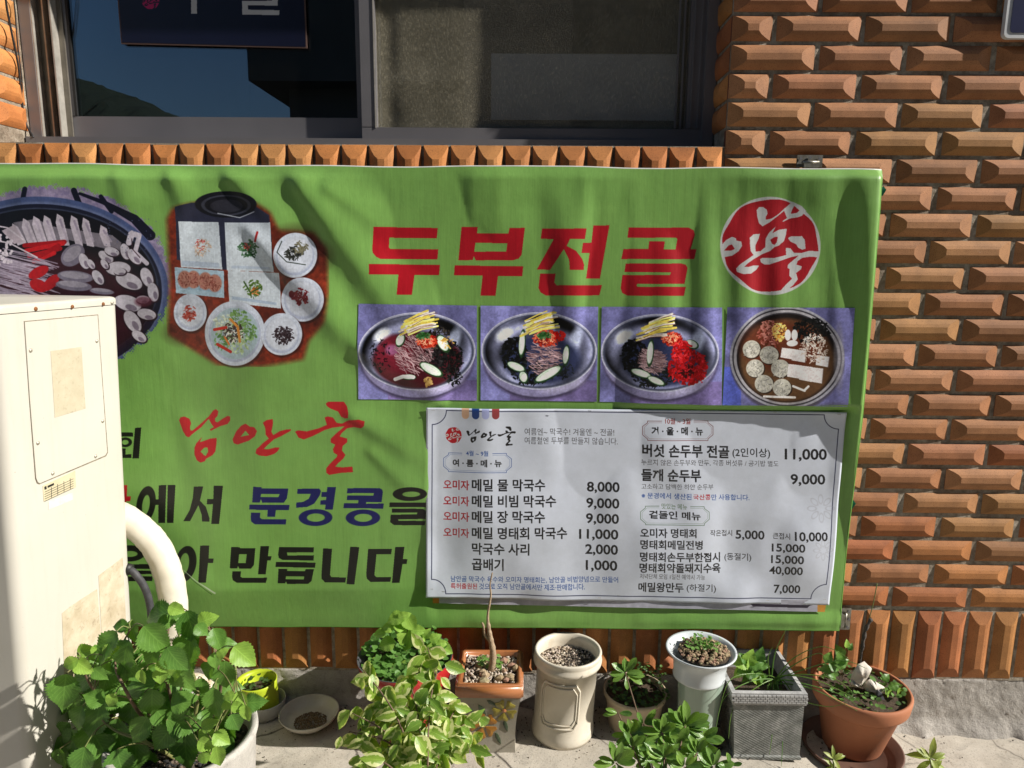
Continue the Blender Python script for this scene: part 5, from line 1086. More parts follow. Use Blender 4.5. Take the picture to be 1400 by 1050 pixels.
# ================================================================== POTS
def gravel(root, name, C_, rx, ry, mat, n, size, zj=.006, square=False, seed=0, dome=.0):
    r_ = random.Random(seed); V = []; Fc = []
    ico = [(0, 0, 1), (.89, 0, .45), (.28, .85, .45), (-.72, .53, .45), (-.72, -.53, .45), (.28, -.85, .45), (.72, .53, -.45), (-.28, .85, -.45), (-.89, 0, -.45), (-.28, -.85, -.45), (.72, -.53, -.45), (0, 0, -1)]
    fi = [(0, 1, 2), (0, 2, 3), (0, 3, 4), (0, 4, 5), (0, 5, 1), (1, 6, 2), (2, 7, 3), (3, 8, 4), (4, 9, 5), (5, 10, 1), (6, 7, 2), (7, 8, 3), (8, 9, 4), (9, 10, 5), (10, 6, 1), (11, 7, 6), (11, 8, 7), (11, 9, 8), (11, 10, 9), (11, 6, 10)]
    for _ in range(n):
        if square: x, y = r_.uniform(-rx, rx), r_.uniform(-ry, ry)
        else: a = r_.random() * 6.283; q = math.sqrt(r_.random()); x, y = rx * q * math.cos(a), ry * q * math.sin(a)
        s_ = size * r_.uniform(.6, 1.4); z = C_[2] + r_.uniform(0, zj) + dome * (1 - (x / rx) ** 2 - (y / ry) ** 2); k = len(V); j = [r_.uniform(.6, 1.1) for _ in range(3)]
        V += [(C_[0] + x + p[0] * s_ * j[0] * r_.uniform(.8, 1.15), C_[1] + y + p[1] * s_ * j[1] * r_.uniform(.8, 1.15), z + p[2] * s_ * j[2] * .8) for p in ico]; Fc += [tuple(i + k for i in f) for f in fi]
    o = build(name, V, Fc, mat, root); o['kind'] = 'stuff'; return o
def stone_mat(name, cols):
    m = NT(name); g = m.n('ShaderNodeNewGeometry'); c = m.ramp(g.outputs['Random Per Island'], [(i / len(cols), q) for i, q in enumerate(cols)]); m.t.nodes[-1]
    c = m.mix(1., c, m.ramp(m.noise(300, 3), [(.3, (.7, .7, .7)), (.7, (1.15, 1.15, 1.15))]), 'MULTIPLY'); return m.fin(c, .85, .25, 0, m.bump(m.noise(500, 3), .3, .001))
M['gr_pale'] = stone_mat('pale_gravel', [(.55, .48, .38), (.40, .32, .22), (.62, .56, .47), (.30, .22, .15), (.5, .42, .36)]); M['gr_dark'] = stone_mat('grit_and_shade', [(.05, .045, .04), (.10, .08, .06), (.16, .12, .09), (.03, .03, .03)])
M['gr_brown'] = stone_mat('brown_pebbles', [(.36, .26, .15), (.22, .17, .10), (.42, .30, .20), (.26, .24, .13), (.34, .20, .14)]); M['soil'] = simple('potting_soil', (.05, .035, .022), (.10, .07, .045), 60, .95, bump=.9, bscale=150, bdist=.006)
def pot_frame(basep, wb, topp, wt):
    """centre (x,y), base z, base r, top z, top r from photo measurements"""
    P = on_floor(*basep); rb = wb * mpp(P) / 2; yc = P.y + rb; zb_ = P.z; T = onY(topp[0], topp[1], yc); rt = wt * mpp(T) / 2
    return P.x, yc, zb_, rb, T.z, rt, T.x
def soil_disc(root, x, y, z, r, name='soil'):
    mb = MB(); r_ = random.Random(int(abs(x) * 100)); V = []; 
    for i in range(6):
        for k in range(28): a = k / 28 * 6.283; q = r * (i + .01) / 5; V.append((x + q * math.cos(a), y + q * math.sin(a), z + r_.uniform(-.003, .003) + .004 * (1 - i / 5)))
    mb.v = V; mb.f = [(i * 28 + k, i * 28 + (k + 1) % 28, (i + 1) * 28 + (k + 1) % 28, (i + 1) * 28 + k) for i in range(5) for k in range(28)]; return mb.build(name, M['soil'], root, True)
def es(o, a=40): md = o.modifiers.new('e', 'EDGE_SPLIT'); md.split_angle = R(a); return o
PB = {}
# --- cream glazed cylinder
M['cream'] = simple('cream_glaze', (.60, .545, .44), (.66, .61, .51), 9, .38, .5, bump=.15, bscale=60, bdist=.002, dirt=(.34, .26, .16), dirt_amt=.5)
x, y, z0, rb, z1, rt, xt = pot_frame((771, 1027), 88, (777, 887), 91); xm = (x + xt) / 2
g = thing('flower_pot', 'tall cream cylinder pot of gravel with an embossed frame, empty of plants', 'plant pot', (x, y, z0)); H = z1 - z0; ln = ((xt - x) / H, 0)
pr = [(rb * .2, 0), (rb * .97, 0), (rb * 1.0, .010), (rb * .99, .024), (rb * .965, .032), (rb * .955, H * .3), (rb * .955, H * .85), (rt * .96, H - .035), (rt * 1.02, H - .03), (rt * 1.03, H - .022), (rt * .98, H - .017), (rt * .99, H - .012), (rt * 1.01, H - .004), (rt * .985, H), (rt * .91, H - .002), (rt * .885, H - .02), (rt * .88, H - .08)]
MB().lathe([(r, z0 + q) for r, q in pr], (x, y), 56, lean=ln).build('body', M['cream'], g, True)
cxt = xt; gravel(g, 'gravel', (cxt - .002, y, z1 - .036), rt * .84, rt * .84, M['gr_pale'], 700, .0032, .004, seed=3); soil_disc(g, cxt, y, z1 - .037, rt * .9)
gravel(g, 'grit_and_shade', (cxt + rt * .32, y, z1 - .034), rt * .45, rt * .7, M['gr_dark'], 260, .003, .004, seed=4)  # dark stones on the right put the rim's shadow into the gravel colour
rr_ = rb * .958
def on_cyl(a, zz, off=.0): return (x + ln[0] * zz + (rr_ + off) * math.cos(a), y + (rr_ + off) * math.sin(a), z0 + zz)
for k, (wa, za, zb_, off, rd) in enumerate(((.66, .055, H - .055, .0005, .0028), (.58, .064, H - .064, .0, .0020))):
    a0 = R(-106); c = .13; P = [(-wa + c, za), (wa - c, za), (wa, za + .016), (wa, zb_ - .016), (wa - c, zb_), (-wa + c, zb_), (-wa, zb_ - .016), (-wa, za + .016), (-wa + c, za)]
    pts = []
    for i in range(8):
        for t in np.linspace(0, 1, 8, endpoint=False): pts.append(on_cyl(a0 + P[i][0] + (P[i + 1][0] - P[i][0]) * t, P[i][1] + (P[i + 1][1] - P[i][1]) * t, off))
    pts.append(pts[0]); MB().tube(pts, rd, 8, False).build('embossed_frame', M['cream'], g, True)
# --- square planter with flower relief and twig
M['rim'] = simple('brown_glaze', (.40, .155, .055), (.30, .11, .04), 14, .32, .5, coat=.4, dirt=(.14, .06, .03), dirt_amt=.5); M['stoneware'] = simple('grey_stoneware', (.30, .275, .22), (.36, .33, .27), 10, .8, bump=.5, bscale=260, dirt=(.14, .12, .09), dirt_amt=.6)
P = on_floor(673, 1029.5); s_ = mpp(P); yb = P.y; z0 = P.z; bw = 63 * s_ / 2; T = onY(669, 951, yb - .012); tw = 86 * mpp(T) / 2; zt = T.z; zr = onY(669, 934.5, yb - .015).z
g = thing('flower_pot', 'square stoneware planter with orange flower relief, brown rim and a bare twig', 'plant pot', (P.x, yb + bw, z0)); yc = yb + bw
V = []; Fc = []; NL = 10
for i in range(NL + 1):
    t = i / NL; h_ = bw + (tw - bw) * (t ** 1.6) - .002 * math.sin(t * math.pi); zz = z0 + (zt - z0) * t; cx_ = P.x + (T.x - P.x) * t
    for k, (a_, b_) in enumerate(((-1, -1), (1, -1), (1, 1), (-1, 1))):
        for q in range(4):
            f = q / 4; n_ = ((-1, -1), (1, -1), (1, 1), (-1, 1))[(k + 1) % 4]; V.append((cx_ + h_ * (a_ + (n_[0] - a_) * f), yc + h_ * (b_ + (n_[1] - b_) * f) , zz))
Fc = [(i * 16 + k, i * 16 + (k + 1) % 16, (i + 1) * 16 + (k + 1) % 16, (i + 1) * 16 + k) for i in range(NL) for k in range(16)]
es(build('body', V, Fc, M['stoneware'], g, smooth=True), 30)
rw = tw + .006; hw = rw - .016; cx_ = T.x
def frame_box(cx_, yc, ro, ri, z0_, z1_, name, mat, root, bev=.004):
    bm = bmesh.new(); ring_ = lambda r, z: [bm.verts.new((cx_ + a * r, yc + b * r, z)) for a, b in ((-1, -1), (1, -1), (1, 1), (-1, 1))]
    A0, A1, B1, B0 = ring_(ro, z0_), ring_(ro, z1_), ring_(ri, z1_), ring_(ri, z0_)
    for p, q in ((A0, A1), (A1, B1), (B1, B0), (B0, A0)):
        for k in range(4): bm.faces.new((p[k], p[(k + 1) % 4], q[(k + 1) % 4], q[k]))
    bmesh.ops.recalc_face_normals(bm, faces=bm.faces[:])
    bmesh.ops.bevel(bm, geom=[e for e in bm.edges], offset=bev, segments=2, affect='EDGES'); bm.verts.index_update()
    o = build(name, [v.co[:] for v in bm.verts], [[v.index for v in f.verts] for f in bm.faces], mat, root, smooth=True); bm.free(); return o
frame_box(cx_, yc, rw, hw, zt - .001, zr, 'rim', M['rim'], g)
build('soil', [(cx_ + a * hw * 1.02, yc + b * hw * 1.02, zr - .012) for a, b in ((-1, -1), (1, -1), (1, 1), (-1, 1))], [(0, 1, 2, 3)], M['soil'], g)
gravel(g, 'gravel', (cx_, yc, zr - .011), hw * .95, hw * .95, M['gr_pale'], 420, .0036, .004, True, 5); gravel(g, 'clump_of_stones', (cx_ + .01, yc, zr - .006), hw * .8, hw * .8, M['gr_brown'], 26, .011, .003, True, 6)
stuff_leaves(g, 'seedlings', [((cx_ + LR.uniform(-.035, .03), yc + LR.uniform(-.005, .04), zr + LR.uniform(-.004, .006)), rnd_dir(), Vector((LR.uniform(-.5, .5), -.3, 1)), LR.uniform(.007, .012)) for _ in range(45)], 'round')
tp = [(cx_ + .003, yc, zr - .014)] + [tuple(onY(u, v, yc)) for u, v in ((674, 893), (671, 875), (668, 858), (667, 840), (671, 815), (670, 800), (673, 783))]
tw_m = simple('bare_twig', (.40, .30, .20), (.26, .18, .11), 90, .85, bump=.8, bscale=200, bdist=.003)
sp = smooth_path(tp, 5); MB().tube(sp, [.0075 * (1 - i / len(sp)) ** 1.9 + .0012 + (.002 * abs(math.sin(i * 1.1)) if i < 18 else .0004) for i in range(len(sp))], 9).build('twig', tw_m, g, True)
MB().tube(smooth_path([onY(670, 876, yc), onY(663, 868, yc), onY(661, 856, yc - .003), onY(659, 851, yc)], 4), [.004] * 5 + [.003] * 5 + [.0025] * 3, 7).build('twig', tw_m, g, True)
# relief flowers on the front face
M['orange_glaze'] = simple('orange_glaze', (.40, .19, .025), (.32, .13, .02), 40, .3, coat=.3); M['yellow_glaze'] = simple('olive_yellow_glaze', (.34, .29, .05), (.26, .21, .035), 40, .3, coat=.3); M['green_glaze'] = simple('dark_green_glaze', (.035, .06, .03), (.05, .075, .035), 40, .35, coat=.3)
def front_y(z): t = (z - z0) / (zt - z0); return yc - (bw + (tw - bw) * (max(t, 0) ** 1.6) - .002 * math.sin(t * math.pi))
def relief(name, pts, mat, off=.002):
    P_ = [onY(u, v, yb - .004) for u, v in pts]; n = len(P_); Cc = sum(P_, Vector()) / n; V = [(p.x, front_y(p.z) - off * .6, p.z) for p in P_] + [(p.x, front_y(p.z) + .003, p.z) for p in P_] + [(Cc.x, front_y(Cc.z) - off * 1.3, Cc.z)]
    build(name, V, [(i, (i + 1) % n, 2 * n) for i in range(n)] + [(i, n + i, n + (i + 1) % n, (i + 1) % n) for i in range(n)], mat, g)
for cx0, cy0, R0, mt, a0 in ((660.7, 991.5, 18.5, 'orange_glaze', 90), (689.5, 969, 16, 'yellow_glaze', 100)):
    for k in range(5):
        a = R(a0 + 72 * k + 18); r0, r1 = R0 * .2, R0; pt = []
        for t, w_ in ((0, .1), (.45, .62), (.8, 1), (1.02, .75), (.9, 0), (1.02, -.75), (.8, -1), (.45, -.62), (0, -.1)):
            q = r0 + (r1 - r0) * t; off = w_ * R0 * .46; pt.append((cx0 + q * math.cos(a) - off * math.sin(a), cy0 - (q * math.sin(a) + off * math.cos(a))))
        relief('petal', pt, M[mt])
    pt = [(cx0 + 3 * math.cos(k), cy0 + 3 * math.sin(k)) for k in np.linspace(0, 6.28, 9)[:-1]]; relief('flower_centre', pt, M['rim'] if mt[0] == 'y' else M['yellow_glaze'], .004)
for p0, p1, w_ in (((654, 960), (665, 976), 3.5), ((666, 953), (680, 962), 3), ((689, 984), (694, 1001), 3.2), ((677, 1002), (685, 1019), 3.2), ((648, 1016), (661, 1010), 3), ((643, 965), (649, 978), 2.5)):
    dx, dy = p1[0] - p0[0], p1[1] - p0[1]; L = math.hypot(dx, dy); nx_, ny_ = -dy / L, dx / L
    relief('relief_leaf', [p0, (p0[0] + dx * .3 + nx_ * w_, p0[1] + dy * .3 + ny_ * w_), (p0[0] + dx * .7 + nx_ * w_ * .8, p0[1] + dy * .7 + ny_ * w_ * .8), p1, (p0[0] + dx * .6 - nx_ * w_ * .8, p0[1] + dy * .6 - ny_ * w_ * .8), (p0[0] + dx * .25 - nx_ * w_ * .8, p0[1] + dy * .25 - ny_ * w_ * .8)], M['green_glaze'])
# --- terracotta pot on saucer
M['terra'] = simple('terracotta', (.42, .17, .085), (.36, .14, .07), 6, .75, .3, bump=.25, bscale=160, dirt=(.26, .15, .10), dirt_amt=.5); M['terra_dk'] = simple('dark_saucer', (.16, .085, .06), (.11, .06, .045), 12, .55, bump=.2)
x, y, z0, rb, z1, rt, xt = pot_frame((1178, 1043), 76, (1177, 935), 120); y -= .01
g = thing('flower_pot', 'terracotta pot with white shells and weeds on a dark saucer, rightmost of the row', 'potted plant', (x, y, z0)); H = z1 - z0; z0p = z0 + .010; ln = ((xt - x) / H, 0); rt = min(rt, -y - .012 + .02)
MB().lathe([(r, z0p + q) for r, q in [(rb * .2, 0), (rb * .98, 0), (rb * 1.02, .006), (rt * .88, H - .05), (rt * .98, H - .047), (rt * 1.01, H - .042), (rt * 1.03, H - .02), (rt * 1.03, H - .013), (rt * 1.0, H - .008), (rt * .955, H - .009), (rt * .92, H - .02), (rt * .86, H - .06)]], (x, y), 56, lean=ln).build('body', M['terra'], g, True)
P = onZ(1163, 1012, z0 + .02); rs_ = 126 * mpp(P) / 2; sy = min(P.y, -.012 - rs_ * 1.0)
MB().lathe([(r, z0 + q) for r, q in [(.01, .002), (rs_ * .84, .001), (rs_ * .9, .003), (rs_, .024), (rs_ * 1.015, .028), (rs_ * .98, .029), (rs_ * .86, .008), (.01, .006)]], (x - .012, sy), 56).build('saucer', M['terra_dk'], g, True)
soil_disc(g, xt, y, z1 - .014, rt * .95); TC = Vector((xt, y, z1))
M['shell'] = simple('chalky_shell', (.66, .62, .55), (.56, .50, .42), 20, .8, bump=.5, bscale=80, bdist=.004)
def shell(u, v, sx, sz, rot, nm):
    c = onY(u, v, y - .01); V = []; Fc = []
    for i in range(7):
        for k in range(12):
            a = k / 12 * 6.283; t = i / 6; r = math.sin(t * 1.45) * (1 + .10 * math.sin(a * 5)); V.append(tuple(c + Matrix.Rotation(rot, 3, 'Y') @ Vector((sx * r * math.cos(a), -.016 * math.cos(t * 1.5) - .004 * math.sin(a * 3), sz * r * math.sin(a) + .006 * math.sin(3 * a) * t))))
    Fc = [(i * 12 + k, i * 12 + (k + 1) % 12, (i + 1) * 12 + (k + 1) % 12, (i + 1) * 12 + k) for i in range(6) for k in range(12)]
    o = build('shell', V, Fc, M['shell'], None, True, origin=c); tag(o, nm, 'shell')
shell(1176, 921, .020, .036, R(15), 'upright chalky white shell standing in the terracotta pot'); shell(1169, 933, .013, .009, R(-10), 'small rolled white shell in the terracotta pot, lying left of the flat shell'); shell(1194, 939, .026, .018, R(28), 'flat white shell lying in front in the terracotta pot')
M['slate'] = simple('grey_stone', (.12, .125, .14), (.17, .175, .19), 20, .6, bump=.3)
c = onY(1203, 956, y - .03); V = [tuple(c + Vector((a * .012 * (1 - abs(b) * .3), -.006 if d else .004, b * .018 - a * .008))) for d in (0, 1) for a, b in ((-1, 1), (.2, 1.1), (1, .4), (.9, -1), (0, -1.1), (-.8, -.2))]
o = build('stone', V, [(0, 1, 2, 3, 4, 5), (11, 10, 9, 8, 7, 6)] + [(i, i + 6, (i + 1) % 6 + 6, (i + 1) % 6) for i in range(6)], M['slate'], None, origin=c); tag(o, 'flat grey stone leaning beneath the white shells', 'stone')
its = []
for _ in range(150):
    a = LR.uniform(0, 6.28); q = rt * .9 * math.sqrt(LR.random()); its.append(((TC.x + q * math.cos(a), TC.y + q * math.sin(a), TC.z - .008 + LR.uniform(0, .018)), rnd_dir(.5), Vector((LR.uniform(-.6, .6), LR.uniform(-.8, .1), 1)), LR.uniform(.008, .016)))
stuff_leaves(g, 'weeds', its[:90], 'round'); stuff_leaves(g, 'weeds', its[90:], 'rdark')
for u, v, L, a in ((1133, 898, 16, 60), (1148, 890, 16, 120), (1128, 915, 14, 200), (1142, 912, 18, -30), (1152, 905, 20, 20), (1158, 880, 10, 80), (1150, 900, 18, 70), (1163, 884, 10, 60), (1140, 925, 14, -20), (1223, 938, 14, 20), (1215, 948, 14, -60), (1231, 947, 12, -90), (1212, 926, 12, 40)): img_leaf(g, 'big' if LR.random() < .6 else 'young', u, v, y - .02, L, a)
for pts in (((1152, 925), (1150, 905), (1157, 882)), ((1150, 925), (1142, 905), (1135, 898))): MB().tube(smooth_path([onY(u, v, y - .01) for u, v in pts], 4), .001, 5).build('stem', M['stem'], g, True)
# charred stick and wire
st = [onY(u, v, y) for u, v in ((1170, 930), (1176, 905), (1180, 880), (1186, 855), (1194, 825), (1199, 798))]
MB().tube(smooth_path(st, 4), [.0012] * 21, 6).build('plant_wire', M['stem'], g, True)
ch = simple('charred_stick', (.05, .045, .04), (.12, .10, .085), 120, .9, bump=1., bscale=200, bdist=.006); sp = smooth_path([onY(u, v, y - .003) for u, v in ((1172, 925), (1177, 900), (1180, 878), (1184, 860), (1191, 846))], 5); MB().tube(sp, [.002 + .0035 * abs(math.sin(i * .9)) * (i > 7) for i in range(len(sp))], 7).build('charred_stick', ch, g, True)
# --- pale green vase pot
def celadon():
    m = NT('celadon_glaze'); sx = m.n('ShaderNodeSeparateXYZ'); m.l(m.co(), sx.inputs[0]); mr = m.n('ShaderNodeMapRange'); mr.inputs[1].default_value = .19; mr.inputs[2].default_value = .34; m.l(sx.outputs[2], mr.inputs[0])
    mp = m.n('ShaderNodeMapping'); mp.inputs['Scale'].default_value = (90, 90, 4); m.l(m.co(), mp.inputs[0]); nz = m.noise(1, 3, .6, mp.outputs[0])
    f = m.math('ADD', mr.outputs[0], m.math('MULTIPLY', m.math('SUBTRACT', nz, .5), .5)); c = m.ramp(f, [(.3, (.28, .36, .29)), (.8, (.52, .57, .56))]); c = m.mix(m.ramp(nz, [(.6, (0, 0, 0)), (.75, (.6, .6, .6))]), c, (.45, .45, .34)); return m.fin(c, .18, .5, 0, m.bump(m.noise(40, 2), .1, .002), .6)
M['celadon'] = celadon(); M['celadon_rim'] = simple('pale_glaze', (.60, .64, .66), (.54, .58, .60), 8, .25, coat=.4, bump=.05)
x, y, z0, rb, z1, rt, xt = pot_frame((956, 1034), 52, (962, 887), 95); y = min(y, -rt - .004)
g = thing('flower_pot', 'pale green vase pot with flared white rim holding pebbles and a succulent', 'plant pot', (x, y, z0)); H = z1 - z0; ln = ((xt - x) / H, 0)
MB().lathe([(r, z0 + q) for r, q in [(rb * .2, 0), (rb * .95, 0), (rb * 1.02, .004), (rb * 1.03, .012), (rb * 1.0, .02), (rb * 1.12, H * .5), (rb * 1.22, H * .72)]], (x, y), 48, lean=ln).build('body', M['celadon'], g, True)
MB().lathe([(r, z0 + q) for r, q in [(rb * 1.22, H * .718), (rb * 1.34, H * .725), (rb * 1.36, H * .74), (rb * 1.33, H * .76), (rb * 1.38, H * .86), (rt * .78, H * .93), (rt * .94, H - .008), (rt * 1.0, H - .002), (rt * .99, H + .001), (rt * .93, H - .001), (rt * .8, H - .012), (rt * .7, H - .03)]], (x, y), 48, lean=ln).build('collar', M['celadon_rim'], g, True)
soil_disc(g, xt, y, z1 - .010, rt * .72); gravel(g, 'pebbles', (xt, y, z1 - .006), rt * .70, rt * .70, M['gr_brown'], 320, .0048, .003, seed=9, dome=.010)
stuff_leaves(g, 'succulent', [((xt + LR.gauss(0, .018), y + LR.gauss(0, .018), z1 + .010 + LR.uniform(0, .010)), rnd_dir(.8), Vector((LR.uniform(-.5, .5), LR.uniform(-.5, .5), 1)), LR.uniform(.006, .011)) for _ in range(110)], 'round')
# --- beige small pot with weeds and pittosporum shoot
M['beige'] = simple('beige_plastic', (.50, .41, .28), (.46, .37, .25), 6, .55, bump=.05)
x, y, z0, rb, z1, rt, xt = pot_frame((868, 1002), 66, (866, 934), 84); y = min(y, -rt - .004)
g = thing('flower_pot', 'small beige plastic pot of weeds between the cream cylinder and the green vase', 'potted plant', (x, y, z0)); H = z1 - z0; ln = ((xt - x) / H, 0)
MB().lathe([(r, z0 + q) for r, q in [(rb * .2, 0), (rb, 0), (rb * 1.03, .004), (rt * .90, H * .7), (rt * .93, H - .014), (rt * .99, H - .012), (rt * 1.0, H), (rt * .96, H + .001), (rt * .93, H - .01), (rt * .88, H - .04)]], (x, y), 48, lean=ln).build('body', M['beige'], g, True)
soil_disc(g, xt, y, z1 - .016, rt * .93)
its = []
for _ in range(330):
    a = LR.uniform(0, 6.28); q = rt * .95 * math.sqrt(LR.random()); its.append(((xt + q * math.cos(a) + .01, y + q * math.sin(a) + .004, z1 - .01 + LR.uniform(0, .05) * (1 if math.sin(a) > 0 else .3)), rnd_dir(.6), Vector((LR.uniform(-.6, .6), LR.uniform(-.8, .1), 1)), LR.uniform(.006, .012)))
stuff_leaves(g, 'weeds', its[:220], 'rdark'); stuff_leaves(g, 'weeds', its[220:], 'round')  # darker leaves put the shade over the rear leafy mass into its colour
p = onY(918, 908, -.06); put = build('dry_leaf', [tuple(onY(u, v, yy)) for u, v, yy in ((905, 905, -.06), (914, 897, -.055), (926, 905, -.05), (922, 915, -.065), (908, 912, -.07), (914, 908, -.072))], [(0, 1, 5), (1, 2, 5), (2, 3, 5), (3, 4, 5), (4, 0, 5)], simple('dry_leaf', (.36, .12, .04), (.28, .09, .03), 60, .7), None, True, origin=p); tag(put, 'curled orange dry leaf caught behind the green vase', 'leaf')
# --- grey basketwork box
def basket():
    m = NT('grey_basketwork'); sx = m.n('ShaderNodeSeparateXYZ'); m.l(m.co(), sx.inputs[0]); c = m.ramp(m.noise(30, 7, .75), [(.3, (.12, .125, .118)), (.5, (.21, .22, .205)), (.75, (.44, .44, .42))])
    a = m.math('SINE', m.math('MULTIPLY', m.math('ADD', sx.outputs[0], sx.outputs[1]), 2 * math.pi / .011)); b = m.math('SINE', m.math('MULTIPLY', sx.outputs[2], 2 * math.pi / .0062)); h = m.math('MULTIPLY', a, b)
    c = m.mix(m.ramp(h, [(.2, (0, 0, 0)), (.9, (.16, .16, .16))]), c, (.5, .5, .48)); return m.fin(c, .85, .2, 0, m.bump(h, .3, .0015))
M['basket'] = basket(); M['basket_rim'] = simple('pale_basket_rim', (.46, .46, .45), (.30, .30, .295), 60, .8, bump=.3)
FB = [onZ(1004, 1037, floor_z(.55)), onZ(1092, 1041, floor_z(.65))]; yb = (FB[0].y + FB[1].y) / 2; z0 = floor_z(.6); x0b, x1b = FB[0].x, FB[1].x; T0 = onY(1003, 944, yb - .012); T1 = onY(1101, 950, yb - .012); zt = (T0.z + T1.z) / 2; dep = -yb - .015
g = thing('flower_pot', 'square grey basket-patterned planter with trailing grassy blades', 'potted plant', ((x0b + x1b) / 2, yb / 2, z0))
mb = MB()
def sqring(t, ins=0): xa = x0b + (T0.x - x0b) * t + ins; xb = x1b + (T1.x - x1b) * t - ins; ya = yb - .012 * t + ins; yb2 = yb + dep - ins; return [(xa, ya), (xb, ya), (xb, yb2), (xa, yb2)]
lv = [(0, 0, .006), (.02, 0.02, 0), (.84, .84, 0)]
V = []; Fc = []
lev = [(z0, 0, .02), (z0 + .001, 0, -.003), (z0 + .008, .03, -.003), (z0 + .012, .04, .0), (z0 + (zt - z0) * .83, .83, .0)]
for z, t, ins in lev: V += [(a, b, z) for a, b in sqring(t, ins)]
es(build('body', V, [(i * 4 + k, i * 4 + (k + 1) % 4, (i + 1) * 4 + (k + 1) % 4, (i + 1) * 4 + k) for i in range(len(lev) - 1) for k in range(4)] + [(3, 2, 1, 0)], M['basket'], g), 20)
V = []; lev = [(z0 + (zt - z0) * .828, .83, -.0035), (zt, 1, -.004), (zt + .001, 1, .006), (zt - .05, .9, .010)]
for z, t, ins in lev: V += [(a, b, z) for a, b in sqring(t, ins)]
es(build('rim', V, [(i * 4 + k, i * 4 + (k + 1) % 4, (i + 1) * 4 + (k + 1) % 4, (i + 1) * 4 + k) for i in range(len(lev) - 1) for k in range(4)], M['basket_rim'], g), 20)
wv = MB()
for r_i in range(4):
    zz = zt - .004 - r_i * .0056; n_ = 17; q = sqring(1 - r_i * .04, -.005)
    for k in range(n_):
        xa = q[0][0] + (q[1][0] - q[0][0]) * (k + (.5 if r_i % 2 else 0)) / n_; xb = min(xa + (q[1][0] - q[0][0]) / n_ * .86, q[1][0]); wv.box(xa, xb, q[0][1] - .0015, q[0][1] + .003, zz - .0045, zz)
wo = wv.build('rim_weave', M['basket_rim'], g); wo['kind'] = 'stuff'
build('soil', [(a, b, zt - .045) for a, b in sqring(.9, .01)], [(0, 1, 2, 3)], M['soil'], g)
yc = yb + dep * .45
for u, v, L, a in ((1012, 905, 22, 170), (1024, 900, 22, 60), (1034, 905, 24, 20), (1018, 915, 22, 200), (1030, 918, 24, -10), (1040, 895, 18, 70), (1022, 925, 20, -120), (1036, 927, 22, -60), (1044, 910, 16, 0), (1010, 920, 16, 220), (1028, 908, 20, 100), (1016, 899, 16, 130), (1046, 932, 18, -70)): img_leaf(g, 'young' if LR.random() < .4 else 'big', u, v, yc + .01, L, a, .2)
blades = [((1060, 930), (1025, 932), (990, 955), (978, 1000)), ((1062, 928), (1030, 921), (998, 930), (983, 972)), ((1058, 935), (1058, 965), (1056, 1000), (1052, 1032)), ((1062, 932), (1068, 965), (1070, 1010), (1068, 1048)), ((1050, 938), (1053, 980), (1050, 1020)),
          ((1060, 930), (1085, 900), (1125, 884), (1160, 900)), ((1062, 930), (1100, 915), (1150, 903), (1185, 914)), ((1064, 925), (1110, 928), (1160, 950), (1182, 965)), ((1070, 930), (1092, 955), (1130, 966), (1158, 961)), ((1055, 925), (1060, 892), (1074, 862)), ((1052, 925), (1050, 900), (1056, 885)),
          ((1066, 925), (1092, 905), (1120, 893), (1130, 905)), ((1062, 935), (1105, 940), (1145, 958), (1172, 972)), ((1060, 928), (1096, 922), (1140, 928), (1165, 945)), ((1058, 930), (1034, 940), (1003, 968), (996, 1010)), ((1066, 930), (1100, 935), (1150, 950), (1176, 968))]
for i, pts in enumerate(blades):
    P_ = [onY(u, v, yc - .02 - .03 * k) for k, (u, v) in enumerate(pts)]; P_ = [Vector((P_[0].x, P_[0].y, zt - .05))] + P_; sp = smooth_path(P_, 7)
    MB().tube(sp, [.0016 * (1 - .75 * (k / len(sp)) ** 2) for k in range(len(sp))], 6).build('blade', M['lf_pit'] if i % 3 else M['lf_clo'], g, True)
# --- red bowl pot with clover
M['red'] = simple('red_glaze', (.42, .022, .022), (.34, .016, .018), 12, .28, coat=.5, dirt=(.50, .24, .10), dirt_amt=.6); M['dark_inner'] = simple('dark_inner_glaze', (.05, .05, .06), (.08, .08, .09), 12, .35, coat=.3)
x, y, z0, rb, z1, rt, xt = pot_frame((566, 1034), 84, (554, 896), 130); y = min(y, -rt * .93)
g = thing('flower_pot', 'wide red glazed pot full of clover and seedlings beside the planter with the twig', 'potted plant', (x, y, z0)); H = z1 - z0; ln = ((xt - x) / H, 0)
MB().lathe([(r, z0 + q) for r, q in [(rb * .2, 0), (rb, 0), (rb * 1.04, .006), (rb * 1.1, H * .3), (rt * .80, H * .66), (rt * .95, H * .86), (rt * 1.0, H - .006), (rt * .995, H)]], (x, y), 56, lean=ln).build('body', M['red'], g, True)
MB().lathe([(r, z0 + q) for r, q in [(rt * .995, H + .0005), (rt * .97, H + .001), (rt * .94, H - .008), (rt * .85, H - .05)]], (x + ln[0] * H, y), 56).build('inner_rim', M['dark_inner'], g, True)
soil_disc(g, xt, y, z1 - .028, rt * .90)
its = []
for _ in range(400):
    a = LR.uniform(0, 6.28); q = rt * .86 * math.sqrt(LR.random()); its.append(((xt + q * math.cos(a), y + q * math.sin(a), z1 - .018 + LR.uniform(0, .040) * (1.3 if math.sin(a) > -.3 else .7)), rnd_dir(.4), Vector((LR.uniform(-.5, .6), LR.uniform(-.9, .1), 1)), LR.uniform(.011, .021)))
stuff_leaves(g, 'clover', its, 'round')
